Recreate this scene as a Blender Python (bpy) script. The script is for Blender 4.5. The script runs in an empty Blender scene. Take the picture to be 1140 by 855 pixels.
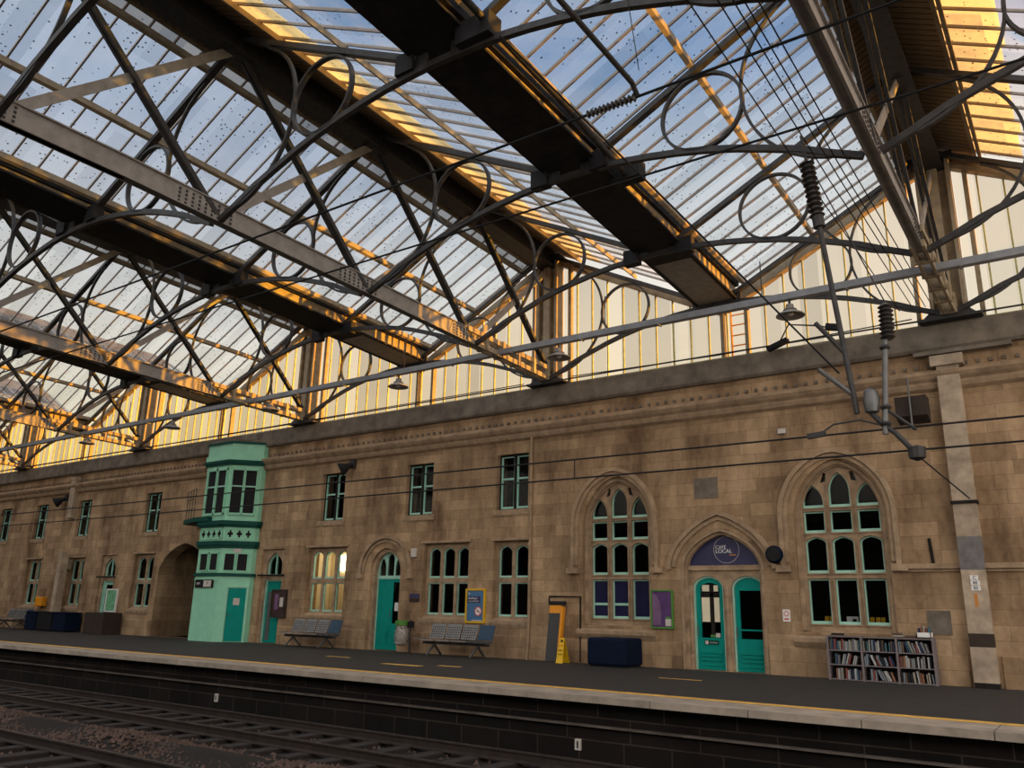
import bpy, bmesh, math, random
from mathutils import Vector, Matrix
from mathutils.geometry import tessellate_polygon
R = random.Random(7)
SC = bpy.context.scene
COL = SC.collection
PI = math.pi

# ------------------------------------------------------------------ helpers
class MB:
    def __init__(s): s.v = []; s.f = []; s.m = []; s.cur = 0
    def add(s, vs, fs):
        n = len(s.v); s.v += [tuple(p) for p in vs]
        for f in fs: s.f.append(tuple(i + n for i in f)); s.m.append(s.cur)
    def hexa(s, p):
        s.add(p, [(0,1,2,3),(7,6,5,4),(0,4,5,1),(1,5,6,2),(2,6,7,3),(3,7,4,0)])
        return s
    def box(s, x0, x1, y0, y1, z0, z1):
        return s.hexa([(x0,y0,z0),(x0,y1,z0),(x1,y1,z0),(x1,y0,z0),(x0,y0,z1),(x0,y1,z1),(x1,y1,z1),(x1,y0,z1)])
    def bar(s, a, b, w, h, up=(0,0,1)):
        a = Vector(a); b = Vector(b); d = (b - a).normalized(); up = Vector(up)
        sd = d.cross(up)
        if sd.length < 1e-5: sd = d.cross(Vector((1,0,0)))
        sd.normalize(); u = sd.cross(d).normalized()
        sd *= w/2; u *= h/2
        return s.hexa([a-sd-u, a+sd-u, a+sd+u, a-sd+u, b-sd-u, b+sd-u, b+sd+u, b-sd+u])
    def tube(s, pts, r, n=8, closed=False):
        pts = [Vector(p) for p in pts]; N = len(pts); vs = []; ref = None
        for i, p in enumerate(pts):
            if closed: d = pts[(i+1) % N] - pts[i-1]
            else: d = pts[min(i+1, N-1)] - pts[max(i-1, 0)]
            d.normalize()
            if ref is None:
                ref = Vector((0,0,1)) if abs(d.z) < .9 else Vector((1,0,0))
            a = ref - d*ref.dot(d); a.normalize(); b = d.cross(a); ref = a
            rr = r[i] if isinstance(r, (list, tuple)) else r
            for k in range(n):
                t = 2*PI*k/n; vs.append(p + a*(rr*math.cos(t)) + b*(rr*math.sin(t)))
        fs = []
        for i in range(N if closed else N-1):
            j = (i+1) % N
            for k in range(n):
                l = (k+1) % n; fs.append((i*n+k, i*n+l, j*n+l, j*n+k))
        if not closed: fs += [tuple(range(n))[::-1], tuple((N-1)*n+k for k in range(n))]
        s.add(vs, fs); return s
    def strip(s, pts, axis, w, t, closed=False):      # flat bar bent along a path lying in the plane normal to axis
        pts = [Vector(p) for p in pts]; ax = Vector(axis).normalized(); N = len(pts); vs = []
        for i, p in enumerate(pts):
            if closed: d = pts[(i+1) % N] - pts[i-1]
            else: d = pts[min(i+1, N-1)] - pts[max(i-1, 0)]
            d.normalize(); nn = d.cross(ax).normalized()*(t/2); a = ax*(w/2)
            vs += [p-a-nn, p+a-nn, p+a+nn, p-a+nn]
        fs = []
        for i in range(N if closed else N-1):
            j = (i+1) % N
            for k in range(4):
                l = (k+1) % 4; fs.append((i*4+k, i*4+l, j*4+l, j*4+k))
        if not closed: fs += [(3,2,1,0), tuple((N-1)*4+k for k in range(4))]
        s.add(vs, fs); return s
    def plate(s, outer, holes, axis, a0, a1):          # extruded polygon with holes; axis x:(y,z) y:(x,z) z:(x,y)
        loops = [outer] + list(holes)
        tri = tessellate_polygon([[Vector((p[0], p[1], 0)) for p in l] for l in loops])
        flat = [p for l in loops for p in l]; n = len(flat)
        def P(p, a):
            return {'x': (a, p[0], p[1]), 'y': (p[0], a, p[1]), 'z': (p[0], p[1], a)}[axis]
        vs = [P(p, a0) for p in flat] + [P(p, a1) for p in flat]
        fs = [tuple(t) for t in tri] + [tuple(i+n for i in t[::-1]) for t in tri]
        o = 0
        for l in loops:
            m = len(l)
            for i in range(m):
                j = (i+1) % m; fs.append((o+i, o+j, o+j+n, o+i+n))
            o += m
        s.add(vs, fs); return s
    def lathe(s, prof, c, n=16, axis='z'):
        vs = []
        for r, z in prof:
            for k in range(n):
                t = 2*PI*k/n; a, b = r*math.cos(t), r*math.sin(t)
                q = {'z': (a, b, z), 'y': (a, z, b), 'x': (z, a, b)}[axis]
                vs.append((c[0]+q[0], c[1]+q[1], c[2]+q[2]))
        fs = []
        for i in range(len(prof)-1):
            for k in range(n):
                l = (k+1) % n; fs.append((i*n+k, i*n+l, (i+1)*n+l, (i+1)*n+k))
        fs += [tuple(range(n))[::-1], tuple((len(prof)-1)*n+k for k in range(n))]
        s.add(vs, fs); return s
    def prof_x(s, prof, x0, x1):                       # (y,z) profile swept along x
        return s.plate(prof, [], 'x', x0, x1)
    def build(s, name, mat, parent=None, smooth=False, bevel=0, loc=None):
        me = bpy.data.meshes.new(name)
        off = Vector((0,0,0))
        p = parent
        while p is not None: off += p.location; p = p.parent
        if loc is not None: off += Vector(loc)
        me.from_pydata([tuple(Vector(q) - off) for q in s.v], [], s.f)
        mats = mat if isinstance(mat, (list, tuple)) else [mat]
        for m in mats: me.materials.append(m)
        if len(mats) > 1: me.polygons.foreach_set('material_index', s.m)
        bm = bmesh.new(); bm.from_mesh(me)
        bmesh.ops.recalc_face_normals(bm, faces=bm.faces[:]); bm.to_mesh(me); bm.free()
        if smooth:
            me.polygons.foreach_set('use_smooth', [True]*len(me.polygons))
            try: me.set_sharp_from_angle(angle=math.radians(40))
            except Exception: pass
        me.update()
        o = bpy.data.objects.new(name, me); COL.objects.link(o)
        if parent is not None: o.parent = parent
        if loc is not None: o.location = loc
        if bevel:
            b = o.modifiers.new('bevel', 'BEVEL'); b.width = bevel; b.segments = 3; b.limit_method = 'ANGLE'
        return o

def tag(o, label=None, cat=None, group=None, kind=None):
    if label: o['label'] = label
    if cat: o['category'] = cat
    if group: o['group'] = group
    if kind: o['kind'] = kind
    return o
def thing(name, label, cat, loc=(0,0,0), group=None, kind=None):
    o = bpy.data.objects.new(name, None); COL.objects.link(o); o.location = loc; o.empty_display_size = .2
    return tag(o, label, cat, group, kind)
def copy_tree(o, loc=None, label=None, parent=None):
    c = o.copy(); COL.objects.link(c)
    if parent is not None: c.parent = parent
    if loc is not None: c.location = loc
    if label: c['label'] = label
    for ch in [x for x in bpy.data.objects if x.parent == o]: copy_tree(ch, parent=c)
    return c
def text(s, name, parent, pos, size, mat, rot=(PI/2,0,0), align='CENTER', ext=.002):
    cu = bpy.data.curves.new(name, 'FONT'); cu.body = s; cu.size = size; cu.align_x = align; cu.align_y = 'CENTER'; cu.extrude = ext
    cu.materials.append(mat)
    o = bpy.data.objects.new(name, cu); COL.objects.link(o); o.rotation_euler = rot
    bpy.context.view_layer.update()
    me = bpy.data.meshes.new_from_object(o.evaluated_get(bpy.context.evaluated_depsgraph_get()))
    bpy.data.objects.remove(o); bpy.data.curves.remove(cu)
    o = bpy.data.objects.new(name, me); COL.objects.link(o); o.rotation_euler = rot
    p = parent; off = Vector((0,0,0))
    while p is not None: off += p.location; p = p.parent
    o.parent = parent; o.location = Vector(pos) - off
    return o

# ------------------------------------------------------------------ materials
def nt(name):
    m = bpy.data.materials.new(name); m.use_nodes = True; t = m.node_tree; t.nodes.clear()
    o = t.nodes.new('ShaderNodeOutputMaterial'); return m, t, o
def N(t, typ, **kw):
    n = t.nodes.new(typ)
    for k, v in kw.items():
        if k in n.inputs.keys() if isinstance(k, str) else False: n.inputs[k].default_value = v
        else: setattr(n, k, v)
    return n
def mixc(t, blend, fac, a, b):
    n = t.nodes.new('ShaderNodeMix'); n.data_type = 'RGBA'; n.blend_type = blend
    for i, v in ((0, fac), (6, a), (7, b)):
        if hasattr(v, 'is_output'): t.links.new(v, n.inputs[i])
        else: n.inputs[i].default_value = (v if i == 0 else (*v, 1) if len(v) == 3 else v)
    return n.outputs[2]
def math_(t, op, a, b=0):
    n = t.nodes.new('ShaderNodeMath'); n.operation = op
    for i, v in ((0, a), (1, b)):
        if hasattr(v, 'is_output'): t.links.new(v, n.inputs[i])
        else: n.inputs[i].default_value = v
    return n.outputs[0]
def ramp(t, fac, stops):
    n = t.nodes.new('ShaderNodeValToRGB'); e = n.color_ramp.elements
    while len(e) < len(stops): e.new(.5)
    for i, (p, c) in enumerate(stops): e[i].position = p; e[i].color = (*c, 1) if len(c) == 3 else c
    t.links.new(fac, n.inputs[0]); return n.outputs[0]
def noise(t, vec, scale, detail=4, rough=.6):
    n = t.nodes.new('ShaderNodeTexNoise'); n.inputs['Scale'].default_value = scale
    n.inputs['Detail'].default_value = detail; n.inputs['Roughness'].default_value = rough
    if vec is not None: t.links.new(vec, n.inputs['Vector'])
    return n.outputs[0]
def coords(t, kind='Object'):
    return t.nodes.new('ShaderNodeTexCoord').outputs[kind]
def mapping(t, vec, scale=(1,1,1)):
    n = t.nodes.new('ShaderNodeMapping'); n.inputs['Scale'].default_value = scale
    t.links.new(vec, n.inputs[0]); return n.outputs[0]

def paint(name, c, rough=.55, var=.25, scale=6, metal=0, spec=.4, bump=0):
    m, t, o = nt(name); b = t.nodes.new('ShaderNodeBsdfPrincipled')
    v = coords(t); f = noise(t, v, scale)
    lo = tuple(x*(1-var) for x in c); hi = tuple(min(1, x*(1+var)) for x in c)
    t.links.new(ramp(t, f, [(.3, lo), (.7, hi)]), b.inputs['Base Color'])
    b.inputs['Roughness'].default_value = rough; b.inputs['Metallic'].default_value = metal
    b.inputs['Specular IOR Level'].default_value = spec
    if bump:
        bn = t.nodes.new('ShaderNodeBump'); bn.inputs['Strength'].default_value = bump; bn.inputs['Distance'].default_value = .02
        t.links.new(noise(t, v, scale*6), bn.inputs['Height']); t.links.new(bn.outputs[0], b.inputs['Normal'])
    t.links.new(b.outputs[0], o.inputs[0]); return m
def glow(name, c, s):
    m, t, o = nt(name); e = t.nodes.new('ShaderNodeEmission'); e.inputs[0].default_value = (*c, 1); e.inputs[1].default_value = s
    t.links.new(e.outputs[0], o.inputs[0]); return m
def stone(name, c1, c2, mort, bw, rh, plane='xz', tint=.5, rough=.9, msize=.006):
    m, t, o = nt(name); b = t.nodes.new('ShaderNodeBsdfPrincipled'); v = coords(t)
    s = t.nodes.new('ShaderNodeSeparateXYZ'); t.links.new(v, s.inputs[0])
    k = t.nodes.new('ShaderNodeCombineXYZ')
    t.links.new(s.outputs[0], k.inputs[0]); t.links.new(s.outputs[2 if plane == 'xz' else 1], k.inputs[1])
    br = t.nodes.new('ShaderNodeTexBrick'); t.links.new(k.outputs[0], br.inputs['Vector'])
    br.inputs['Color1'].default_value = (*c1, 1); br.inputs['Color2'].default_value = (*c2, 1); br.inputs['Mortar'].default_value = (*mort, 1)
    br.inputs['Scale'].default_value = 1; br.inputs['Brick Width'].default_value = bw; br.inputs['Row Height'].default_value = rh
    br.inputs['Mortar Size'].default_value = msize; br.inputs['Mortar Smooth'].default_value = .3; br.offset_frequency = 2
    br.squash = .7; br.squash_frequency = 3
    soot = ramp(t, noise(t, mapping(t, v, (1, 1, .35)), .9, 5, .65), [(.33, (.40,.35,.32)), (.62, (1.1,1.08,1.05))])
    c = mixc(t, 'MULTIPLY', tint*2 if tint < .5 else 1, br.outputs[0], soot)
    fine = ramp(t, noise(t, v, 9, 5, .7), [(.25, (.78,.76,.74)), (.75, (1.12,1.12,1.12))])
    c = mixc(t, 'MULTIPLY', .8, c, fine)
    t.links.new(c, b.inputs['Base Color']); b.inputs['Roughness'].default_value = rough; b.inputs['Specular IOR Level'].default_value = .2
    bn = t.nodes.new('ShaderNodeBump'); bn.inputs['Strength'].default_value = .35; bn.inputs['Distance'].default_value = .02
    h = math_(t, 'ADD', math_(t, 'MULTIPLY', br.outputs[1], -1), math_(t, 'MULTIPLY', noise(t, v, 14, 5), .5))
    t.links.new(h, bn.inputs['Height']); t.links.new(bn.outputs[0], b.inputs['Normal'])
    t.links.new(b.outputs[0], o.inputs[0]); return m

def roof_glass(name, tint, haze, hazecol, pane=(.51, 1.5), specks=True):
    m, t, o = nt(name); v = coords(t)
    s = t.nodes.new('ShaderNodeSeparateXYZ'); t.links.new(v, s.inputs[0])
    k = t.nodes.new('ShaderNodeCombineXYZ')
    t.links.new(math_(t, 'FLOOR', math_(t, 'DIVIDE', s.outputs[0], pane[1])), k.inputs[0])
    t.links.new(math_(t, 'FLOOR', math_(t, 'DIVIDE', s.outputs[1], pane[0])), k.inputs[1])
    w = t.nodes.new('ShaderNodeTexWhiteNoise'); t.links.new(k.outputs[0], w.inputs['Vector'])
    tc = mixc(t, 'MULTIPLY', .2, tint, w.outputs[0])
    tr = t.nodes.new('ShaderNodeBsdfTransparent'); t.links.new(tc, tr.inputs[0])
    tl = t.nodes.new('ShaderNodeBsdfTranslucent'); tl.inputs[0].default_value = (*hazecol, 1)
    df = t.nodes.new('ShaderNodeBsdfDiffuse'); df.inputs[0].default_value = (.25,.24,.22,1)
    mx = t.nodes.new('ShaderNodeMixShader'); mx.inputs[0].default_value = .3
    t.links.new(tl.outputs[0], mx.inputs[1]); t.links.new(df.outputs[0], mx.inputs[2])
    dirt = noise(t, v, 1.6, 6, .7)
    f = math_(t, 'MULTIPLY', math_(t, 'ADD', math_(t, 'MULTIPLY', dirt, 1.2), math_(t, 'MULTIPLY', w.outputs[0], .5)), haze)
    if specks:
        vo = t.nodes.new('ShaderNodeTexVoronoi'); vo.inputs['Scale'].default_value = 9; t.links.new(v, vo.inputs['Vector'])
        sp = math_(t, 'LESS_THAN', vo.outputs['Distance'], .17)
        sp = math_(t, 'MULTIPLY', sp, math_(t, 'GREATER_THAN', noise(t, v, .9, 3), .47))
    m2 = t.nodes.new('ShaderNodeMixShader'); t.links.new(f, m2.inputs[0])
    t.links.new(tr.outputs[0], m2.inputs[1]); t.links.new(mx.outputs[0], m2.inputs[2])
    if specks:
        dk = t.nodes.new('ShaderNodeBsdfDiffuse'); dk.inputs[0].default_value = (.02,.02,.02,1)
        m3 = t.nodes.new('ShaderNodeMixShader'); t.links.new(math_(t, 'MULTIPLY', sp, .8), m3.inputs[0])
        t.links.new(m2.outputs[0], m3.inputs[1]); t.links.new(dk.outputs[0], m3.inputs[2]); m2 = m3
    t.links.new(m2.outputs[0], o.inputs[0]); return m
def pane_glass(name, tint=(.8,.8,.8), refl=.1):
    m, t, o = nt(name)
    fr = t.nodes.new('ShaderNodeFresnel'); ge = t.nodes.new('ShaderNodeNewGeometry')
    t.links.new(math_(t, 'SUBTRACT', 1.5, math_(t, 'MULTIPLY', ge.outputs['Backfacing'], .8333)), fr.inputs[0])
    tr = t.nodes.new('ShaderNodeBsdfTransparent'); tr.inputs[0].default_value = (*tint, 1)
    gl = t.nodes.new('ShaderNodeBsdfGlossy'); gl.inputs[0].default_value = (refl, refl, refl, 1); gl.inputs['Roughness'].default_value = .04
    m2 = t.nodes.new('ShaderNodeMixShader'); t.links.new(fr.outputs[0], m2.inputs[0])
    t.links.new(tr.outputs[0], m2.inputs[1]); t.links.new(gl.outputs[0], m2.inputs[2])
    t.links.new(m2.outputs[0], o.inputs[0]); return m

M = {}
M['stone'] = stone('sandstone_ashlar', (.48,.335,.205), (.33,.225,.135), (.26,.18,.115), .74, .29)
M['dress'] = paint('dressed_sandstone', (.33,.23,.145), .9, .3, 4, spec=.2, bump=.2)
M['parapet'] = paint('weathered_parapet_stone', (.17,.14,.11), .95, .35, 2.5, spec=.2, bump=.2)
M['pier'] = paint('pale_pier_stone', (.37,.29,.21), .9, .35, 3, spec=.2)
M['patch'] = paint('grey_cement_patch', (.16,.145,.14), .95, .2, 5)
M['black'] = paint('soot_black', (.02,.017,.015), .9, .3, 5, spec=.1)
M['iron'] = paint('dark_painted_iron', (.038,.036,.036), .55, .35, 8, spec=.3)
M['irongrey'] = paint('grey_painted_iron', (.25,.23,.21), .55, .22, 5)
M['irontan'] = paint('tan_painted_iron', (.30,.235,.15), .55, .25, 5)
M['gutter'] = paint('gutter_iron', (.022,.021,.022), .7, .35, 4, spec=.15)
M['bars'] = paint('glazing_bar_paint', (.22,.18,.15), .5, .2, 6)
M['gbars'] = paint('gable_bar_paint', (.52,.50,.20), .5, .25, 6)
M['tray'] = paint('galvanised_tray', (.27,.28,.30), .5, .15, 5)
M['asphalt'] = paint('platform_asphalt', (.026,.023,.021), .75, .25, 3, bump=.25)
M['coping'] = paint('platform_coping_stone', (.32,.265,.21), .9, .28, 2.2, bump=.2)
M['yellow'] = paint('worn_yellow_paint', (.62,.36,.07), .8, .3, 6)
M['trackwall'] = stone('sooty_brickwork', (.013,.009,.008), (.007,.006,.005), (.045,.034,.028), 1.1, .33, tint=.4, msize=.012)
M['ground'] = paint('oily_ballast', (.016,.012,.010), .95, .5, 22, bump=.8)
M['ballast'] = paint('ballast_stone', (.085,.055,.043), .95, .5, 3)
M['rail'] = paint('rail_steel', (.07,.055,.048), .4, .25, 8, metal=.6)
M['sleeper'] = paint('stained_sleeper', (.025,.02,.018), .9, .3, 6)
M['mint'] = paint('mint_paint', (.30,.65,.45), .5, .08, 3)
M['mintd'] = paint('deep_green_paint', (.006,.065,.05), .6, .15, 3, spec=.15)
M['teal'] = paint('teal_paint', (.0,.245,.20), .55, .1, 3, spec=.15)
M['sash'] = paint('sash_mint_paint', (.34,.62,.50), .5, .1, 5)
M['glass'] = pane_glass('window_glass')
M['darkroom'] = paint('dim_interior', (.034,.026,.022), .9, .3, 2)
M['cream'] = paint('cream_interior_and_reflection', (.80,.72,.52), .8, .08, 2)
M['navy'] = paint('navy_panel', (.028,.027,.085), .5, .15, 3)
M['navyblue'] = paint('navy_blue_film', (.035,.035,.16), .5, .15, 3)
M['navybox'] = paint('dark_navy_plastic', (.003,.008,.024), .8, .15, 4, spec=.12)
M['white'] = paint('white_paint', (.75,.73,.70), .6, .06, 5)
M['offw'] = paint('offwhite_card', (.55,.5,.45), .7, .1, 8)
M['orange'] = paint('safety_orange', (.72,.27,.005), .5, .1, 5)
M['wet'] = paint('safety_yellow', (.75,.44,.004), .5, .08, 5)
M['bluep'] = paint('poster_blue', (.055,.15,.29), .35, .12, 3)
M['yframe'] = paint('poster_yellow_frame', (.66,.38,.01), .5, .1, 4)
M['gframe'] = paint('green_frame', (.07,.22,.03), .5, .15, 4)
M['purple'] = paint('purple_poster', (.085,.035,.13), .35, .35, 3)
M['lilac'] = paint('lilac_print', (.17,.09,.18), .35, .2, 3)
M['greenp'] = paint('green_poster', (.14,.36,.2), .4, .6, 7)
M['darkp'] = paint('dark_poster', (.045,.022,.02), .4, .9, 6)
M['seat'] = paint('grey_seat_metal', (.19,.185,.18), .5, .15, 8, metal=.3)
M['blueseat'] = paint('blue_seat', (.018,.05,.09), .6, .12, 6)
M['steel'] = paint('dull_steel', (.13,.13,.13), .45, .2, 6, metal=.5)
M['shelf'] = paint('grey_shelf_laminate', (.17,.14,.14), .6, .15, 6)
M['shelfd'] = paint('dark_shelf_back', (.04,.03,.028), .8, .2, 6)
M['paper'] = paint('book_paper', (.55,.5,.42), .9, .1, 20)
M['rubber'] = paint('black_rubber', (.012,.012,.013), .7, .2, 6, spec=.2)
M['ins'] = paint('brown_insulator', (.03,.026,.025), .3, .2, 6)
M['grate'] = paint('ramp_grit', (.055,.055,.055), .8, .25, 30)
M['brown'] = paint('dark_brown_ply', (.045,.032,.026), .85, .2, 4, spec=.15)
M['red'] = paint('sign_red', (.5,.04,.04), .5, .1, 4)
M['amber'] = paint('amber_text', (.5,.2,.04), .5, .05, 4)
M['boards'] = None
M['lampglow'] = glow('lit_ceiling_tube', (1,.82,.5), 9)
M['plastic'] = None
BOOKC = [('grey', (.28,.27,.27)), ('white', (.62,.6,.56)), ('pale blue', (.25,.33,.40)), ('black', (.03,.03,.035)), ('red', (.42,.06,.04)),
         ('cream', (.52,.45,.32)), ('teal', (.05,.22,.26)), ('brown', (.2,.11,.06)), ('orange', (.5,.17,.05)), ('navy', (.03,.05,.16))]
for n_, c_ in BOOKC: M['book '+n_] = paint('book_cover_'+n_.replace(' ', '_'), tuple(.62*(.65*q+.35*(sum(c_)/3)) for q in c_), .7, .15, 15, spec=.2)
# ridge boarding: narrow boards
def boards_mat():
    m, t, o = nt('ridge_boarding'); b = t.nodes.new('ShaderNodeBsdfPrincipled'); v = coords(t)
    s = t.nodes.new('ShaderNodeSeparateXYZ'); t.links.new(v, s.inputs[0])
    fr = math_(t, 'FRACT', math_(t, 'DIVIDE', s.outputs[1], .16))
    line = math_(t, 'LESS_THAN', fr, .16)
    base = ramp(t, noise(t, mapping(t, v, (1, 6, 1)), 3), [(.3, (.20,.13,.07)), (.7, (.32,.22,.12))])
    c = mixc(t, 'MIX', line, base, (.04,.025,.015))
    t.links.new(c, b.inputs['Base Color']); b.inputs['Roughness'].default_value = .75
    t.links.new(b.outputs[0], o.inputs[0]); return m
M['boards'] = boards_mat()
M['rglass'] = roof_glass('roof_patent_glazing', (.80,.87,.94), .20, (.75,.76,.78))
M['frost'] = roof_glass('lapped_frosted_glass', (.46,.45,.45), .7, (.34,.33,.31), specks=False)
M['gglass'] = roof_glass('gable_glazing', (.95,.93,.88), .03, (.85,.80,.66), pane=(9, .48), specks=False)
M['sunglow_glass'] = roof_glass('sunglow_lapped_glass', (.55,.46,.30), 1.0, (.95,.66,.26), specks=False)  # orange sun glow put into the glass tint, right slopes only
def film():
    m, t, o = nt('clear_bin_bag'); tr = t.nodes.new('ShaderNodeBsdfTransparent'); tr.inputs[0].default_value = (.75,.75,.75,1)
    b = t.nodes.new('ShaderNodeBsdfPrincipled'); b.inputs['Base Color'].default_value = (.45,.4,.36,1); b.inputs['Roughness'].default_value = .25
    x = t.nodes.new('ShaderNodeMixShader')
    t.links.new(ramp(t, noise(t, coords(t), 14), [(.4, (.15,)*3), (.6, (.75,)*3)]), x.inputs[0])
    t.links.new(tr.outputs[0], x.inputs[1]); t.links.new(b.outputs[0], x.inputs[2]); t.links.new(x.outputs[0], o.inputs[0]); return m
M['plastic'] = film()

# ------------------------------------------------------------------ camera and light
f_px, yaw, pit, rol = 910.28, 0.61700763, 0.27192183, -0.02307663
cy_, sy_, cp_, sp_, cr_, sr_ = math.cos(yaw), math.sin(yaw), math.cos(pit), math.sin(pit), math.cos(rol), math.sin(rol)
F_ = Vector((-sy_*cp_, cy_*cp_, sp_)); r_ = Vector((cy_, sy_, 0)); d_ = F_.cross(r_)
right = r_*cr_ + d_*sr_; down = d_*cr_ - r_*sr_
cam = bpy.data.cameras.new('camera'); co = bpy.data.objects.new('camera', cam); COL.objects.link(co)
co.matrix_world = Matrix(((right.x, -down.x, -F_.x, 0), (right.y, -down.y, -F_.y, 0), (right.z, -down.z, -F_.z, 1.2), (0,0,0,1)))
cam.sensor_width = 36; cam.lens = f_px*36/1140; cam.clip_start = .05; cam.clip_end = 500
SC.camera = co

def sun(name, frm, energy, col, ang):
    l = bpy.data.lights.new(name, 'SUN'); l.energy = energy; l.color = col; l.angle = math.radians(ang)
    o = bpy.data.objects.new(name, l); COL.objects.link(o)
    o.rotation_euler = Vector(frm).to_track_quat('Z', 'Y').to_euler(); o.location = Vector(frm)*30
    return o
SUN_DIR = Vector((.86, .51, .045))
sun('evening_sun', SUN_DIR, 14.0, (1, .42, .02), .6)

w = bpy.data.worlds.new('evening_sky'); SC.world = w; w.use_nodes = True; t = w.node_tree; t.nodes.clear()
wo = t.nodes.new('ShaderNodeOutputWorld'); bg = t.nodes.new('ShaderNodeBackground'); v = coords(t, 'Generated')
s_ = t.nodes.new('ShaderNodeSeparateXYZ'); t.links.new(v, s_.inputs[0])
z = s_.outputs[2]
clear = ramp(t, z, [(0, (.55,.40,.24)), (.16, (1.0,.80,.42)), (.30, (1.05,.94,.74)), (.42, (.70,.70,.68)), (.50, (.33,.44,.58)), (.60, (.09,.26,.52)), (.8, (.10,.22,.42))])
cloud = ramp(t, z, [(0, (.7,.45,.30)), (.16, (.97,.80,.48)), (.30, (.84,.76,.64)), (.5, (.38,.45,.57)), (.8, (.32,.42,.56))])
n1 = noise(t, mapping(t, v, (1, 1, 2.6)), 3.2, 7, .62)
left = math_(t, 'MULTIPLY', math_(t, 'ADD', s_.outputs[0], .45), -.35)     # cloudier to the north
cm = ramp(t, math_(t, 'ADD', n1, left), [(.42, (0,0,0)), (.66, (1,1,1))])
skyc = mixc(t, 'MIX', cm, clear, cloud)
sd = SUN_DIR.normalized()
dt = t.nodes.new('ShaderNodeVectorMath'); dt.operation = 'DOT_PRODUCT'; t.links.new(v, dt.inputs[0]); dt.inputs[1].default_value = sd
mr = t.nodes.new('ShaderNodeMapRange'); mr.interpolation_type = 'SMOOTHSTEP'; mr.inputs[1].default_value = -.3; mr.inputs[2].default_value = .5
t.links.new(dt.outputs['Value'], mr.inputs[0])
zf = t.nodes.new('ShaderNodeMapRange'); zf.interpolation_type = 'SMOOTHSTEP'; zf.inputs[1].default_value = .44; zf.inputs[2].default_value = .62; zf.inputs[3].default_value = 1; zf.inputs[4].default_value = .08
t.links.new(z, zf.inputs[0])
skyc = mixc(t, 'MIX', math_(t, 'MULTIPLY', math_(t, 'MULTIPLY', mr.outputs[0], .8), zf.outputs[0]), skyc, (.98,.93,.83))
halo = math_(t, 'POWER', math_(t, 'MAXIMUM', dt.outputs['Value'], 0), 3)
skyc = mixc(t, 'ADD', halo, skyc, (.8, .4, .16))
# the open sky behind the photographer and overhead is brighter than the strip seen through the glazing
def smooth(v_, a, b):
    n = t.nodes.new('ShaderNodeMapRange'); n.interpolation_type = 'SMOOTHSTEP'; n.inputs[1].default_value = a; n.inputs[2].default_value = b
    t.links.new(v_, n.inputs[0]); return n.outputs[0]
back = math_(t, 'MULTIPLY', smooth(math_(t, 'MULTIPLY', s_.outputs[1], -1), -.05, .45), 2.6)
over = math_(t, 'MULTIPLY', smooth(z, .66, .9), 2.0)
gain = math_(t, 'ADD', math_(t, 'ADD', back, over), 1)
skyc = mixc(t, 'MIX', math_(t, 'MINIMUM', math_(t, 'MULTIPLY', math_(t, 'SUBTRACT', gain, 1), .4), .85), skyc, (.66, .62, .58))
vm = t.nodes.new('ShaderNodeVectorMath'); vm.operation = 'SCALE'; t.links.new(skyc, vm.inputs[0]); t.links.new(gain, vm.inputs['Scale']); skyc = vm.outputs[0]
t.links.new(skyc, bg.inputs[0]); bg.inputs[1].default_value = 1.0; t.links.new(bg.outputs[0], wo.inputs[0])

# ------------------------------------------------------------------ facade
YW = 18.87
def arch(x0, x1, zs, zap, a=1.25, b=.55, n=24):
    xc = (x0+x1)/2; hw = (x1-x0)/2; out = []
    for i in range(n+1):
        u = -math.cos(PI*i/n)
        out.append((xc + hw*u, zs + (zap-zs)*max(0, 1-abs(u)**a)**b))
    return out
def lightpoly(x0, x1, z0, zs, zap=None, a=1.25, b=.55, n=12):
    if zap is None: return [(x0,z0),(x0,zs),(x1,zs),(x1,z0)]
    return [(x0,z0)] + arch(x0, x1, zs, zap, a, b, n) + [(x1,z0)]
def inset(p, t, tb=None):
    xs = [q[0] for q in p]; zs = [q[1] for q in p]; x0, x1, z0, z1 = min(xs), max(xs), min(zs), max(zs); tb = t if tb is None else tb
    return [(x0+t + (x-x0)/(x1-x0)*(x1-x0-2*t), z0+tb + (z_-z0)/(z1-z0)*(z1-z0-t-tb)) for x, z_ in p]
HOLES = []
WIN = [0]; DOOR = [0]
def win_root(label, xc, z0):
    WIN[0] += 1
    return thing('window_%d' % WIN[0], label, 'window', (xc, YW, z0), kind='structure')
def moulding(mb, path, y0, y1, t):
    mb.strip([(x, (y0+y1)/2, z_) for x, z_ in path], (0,1,0), abs(y1-y0), t)

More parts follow.
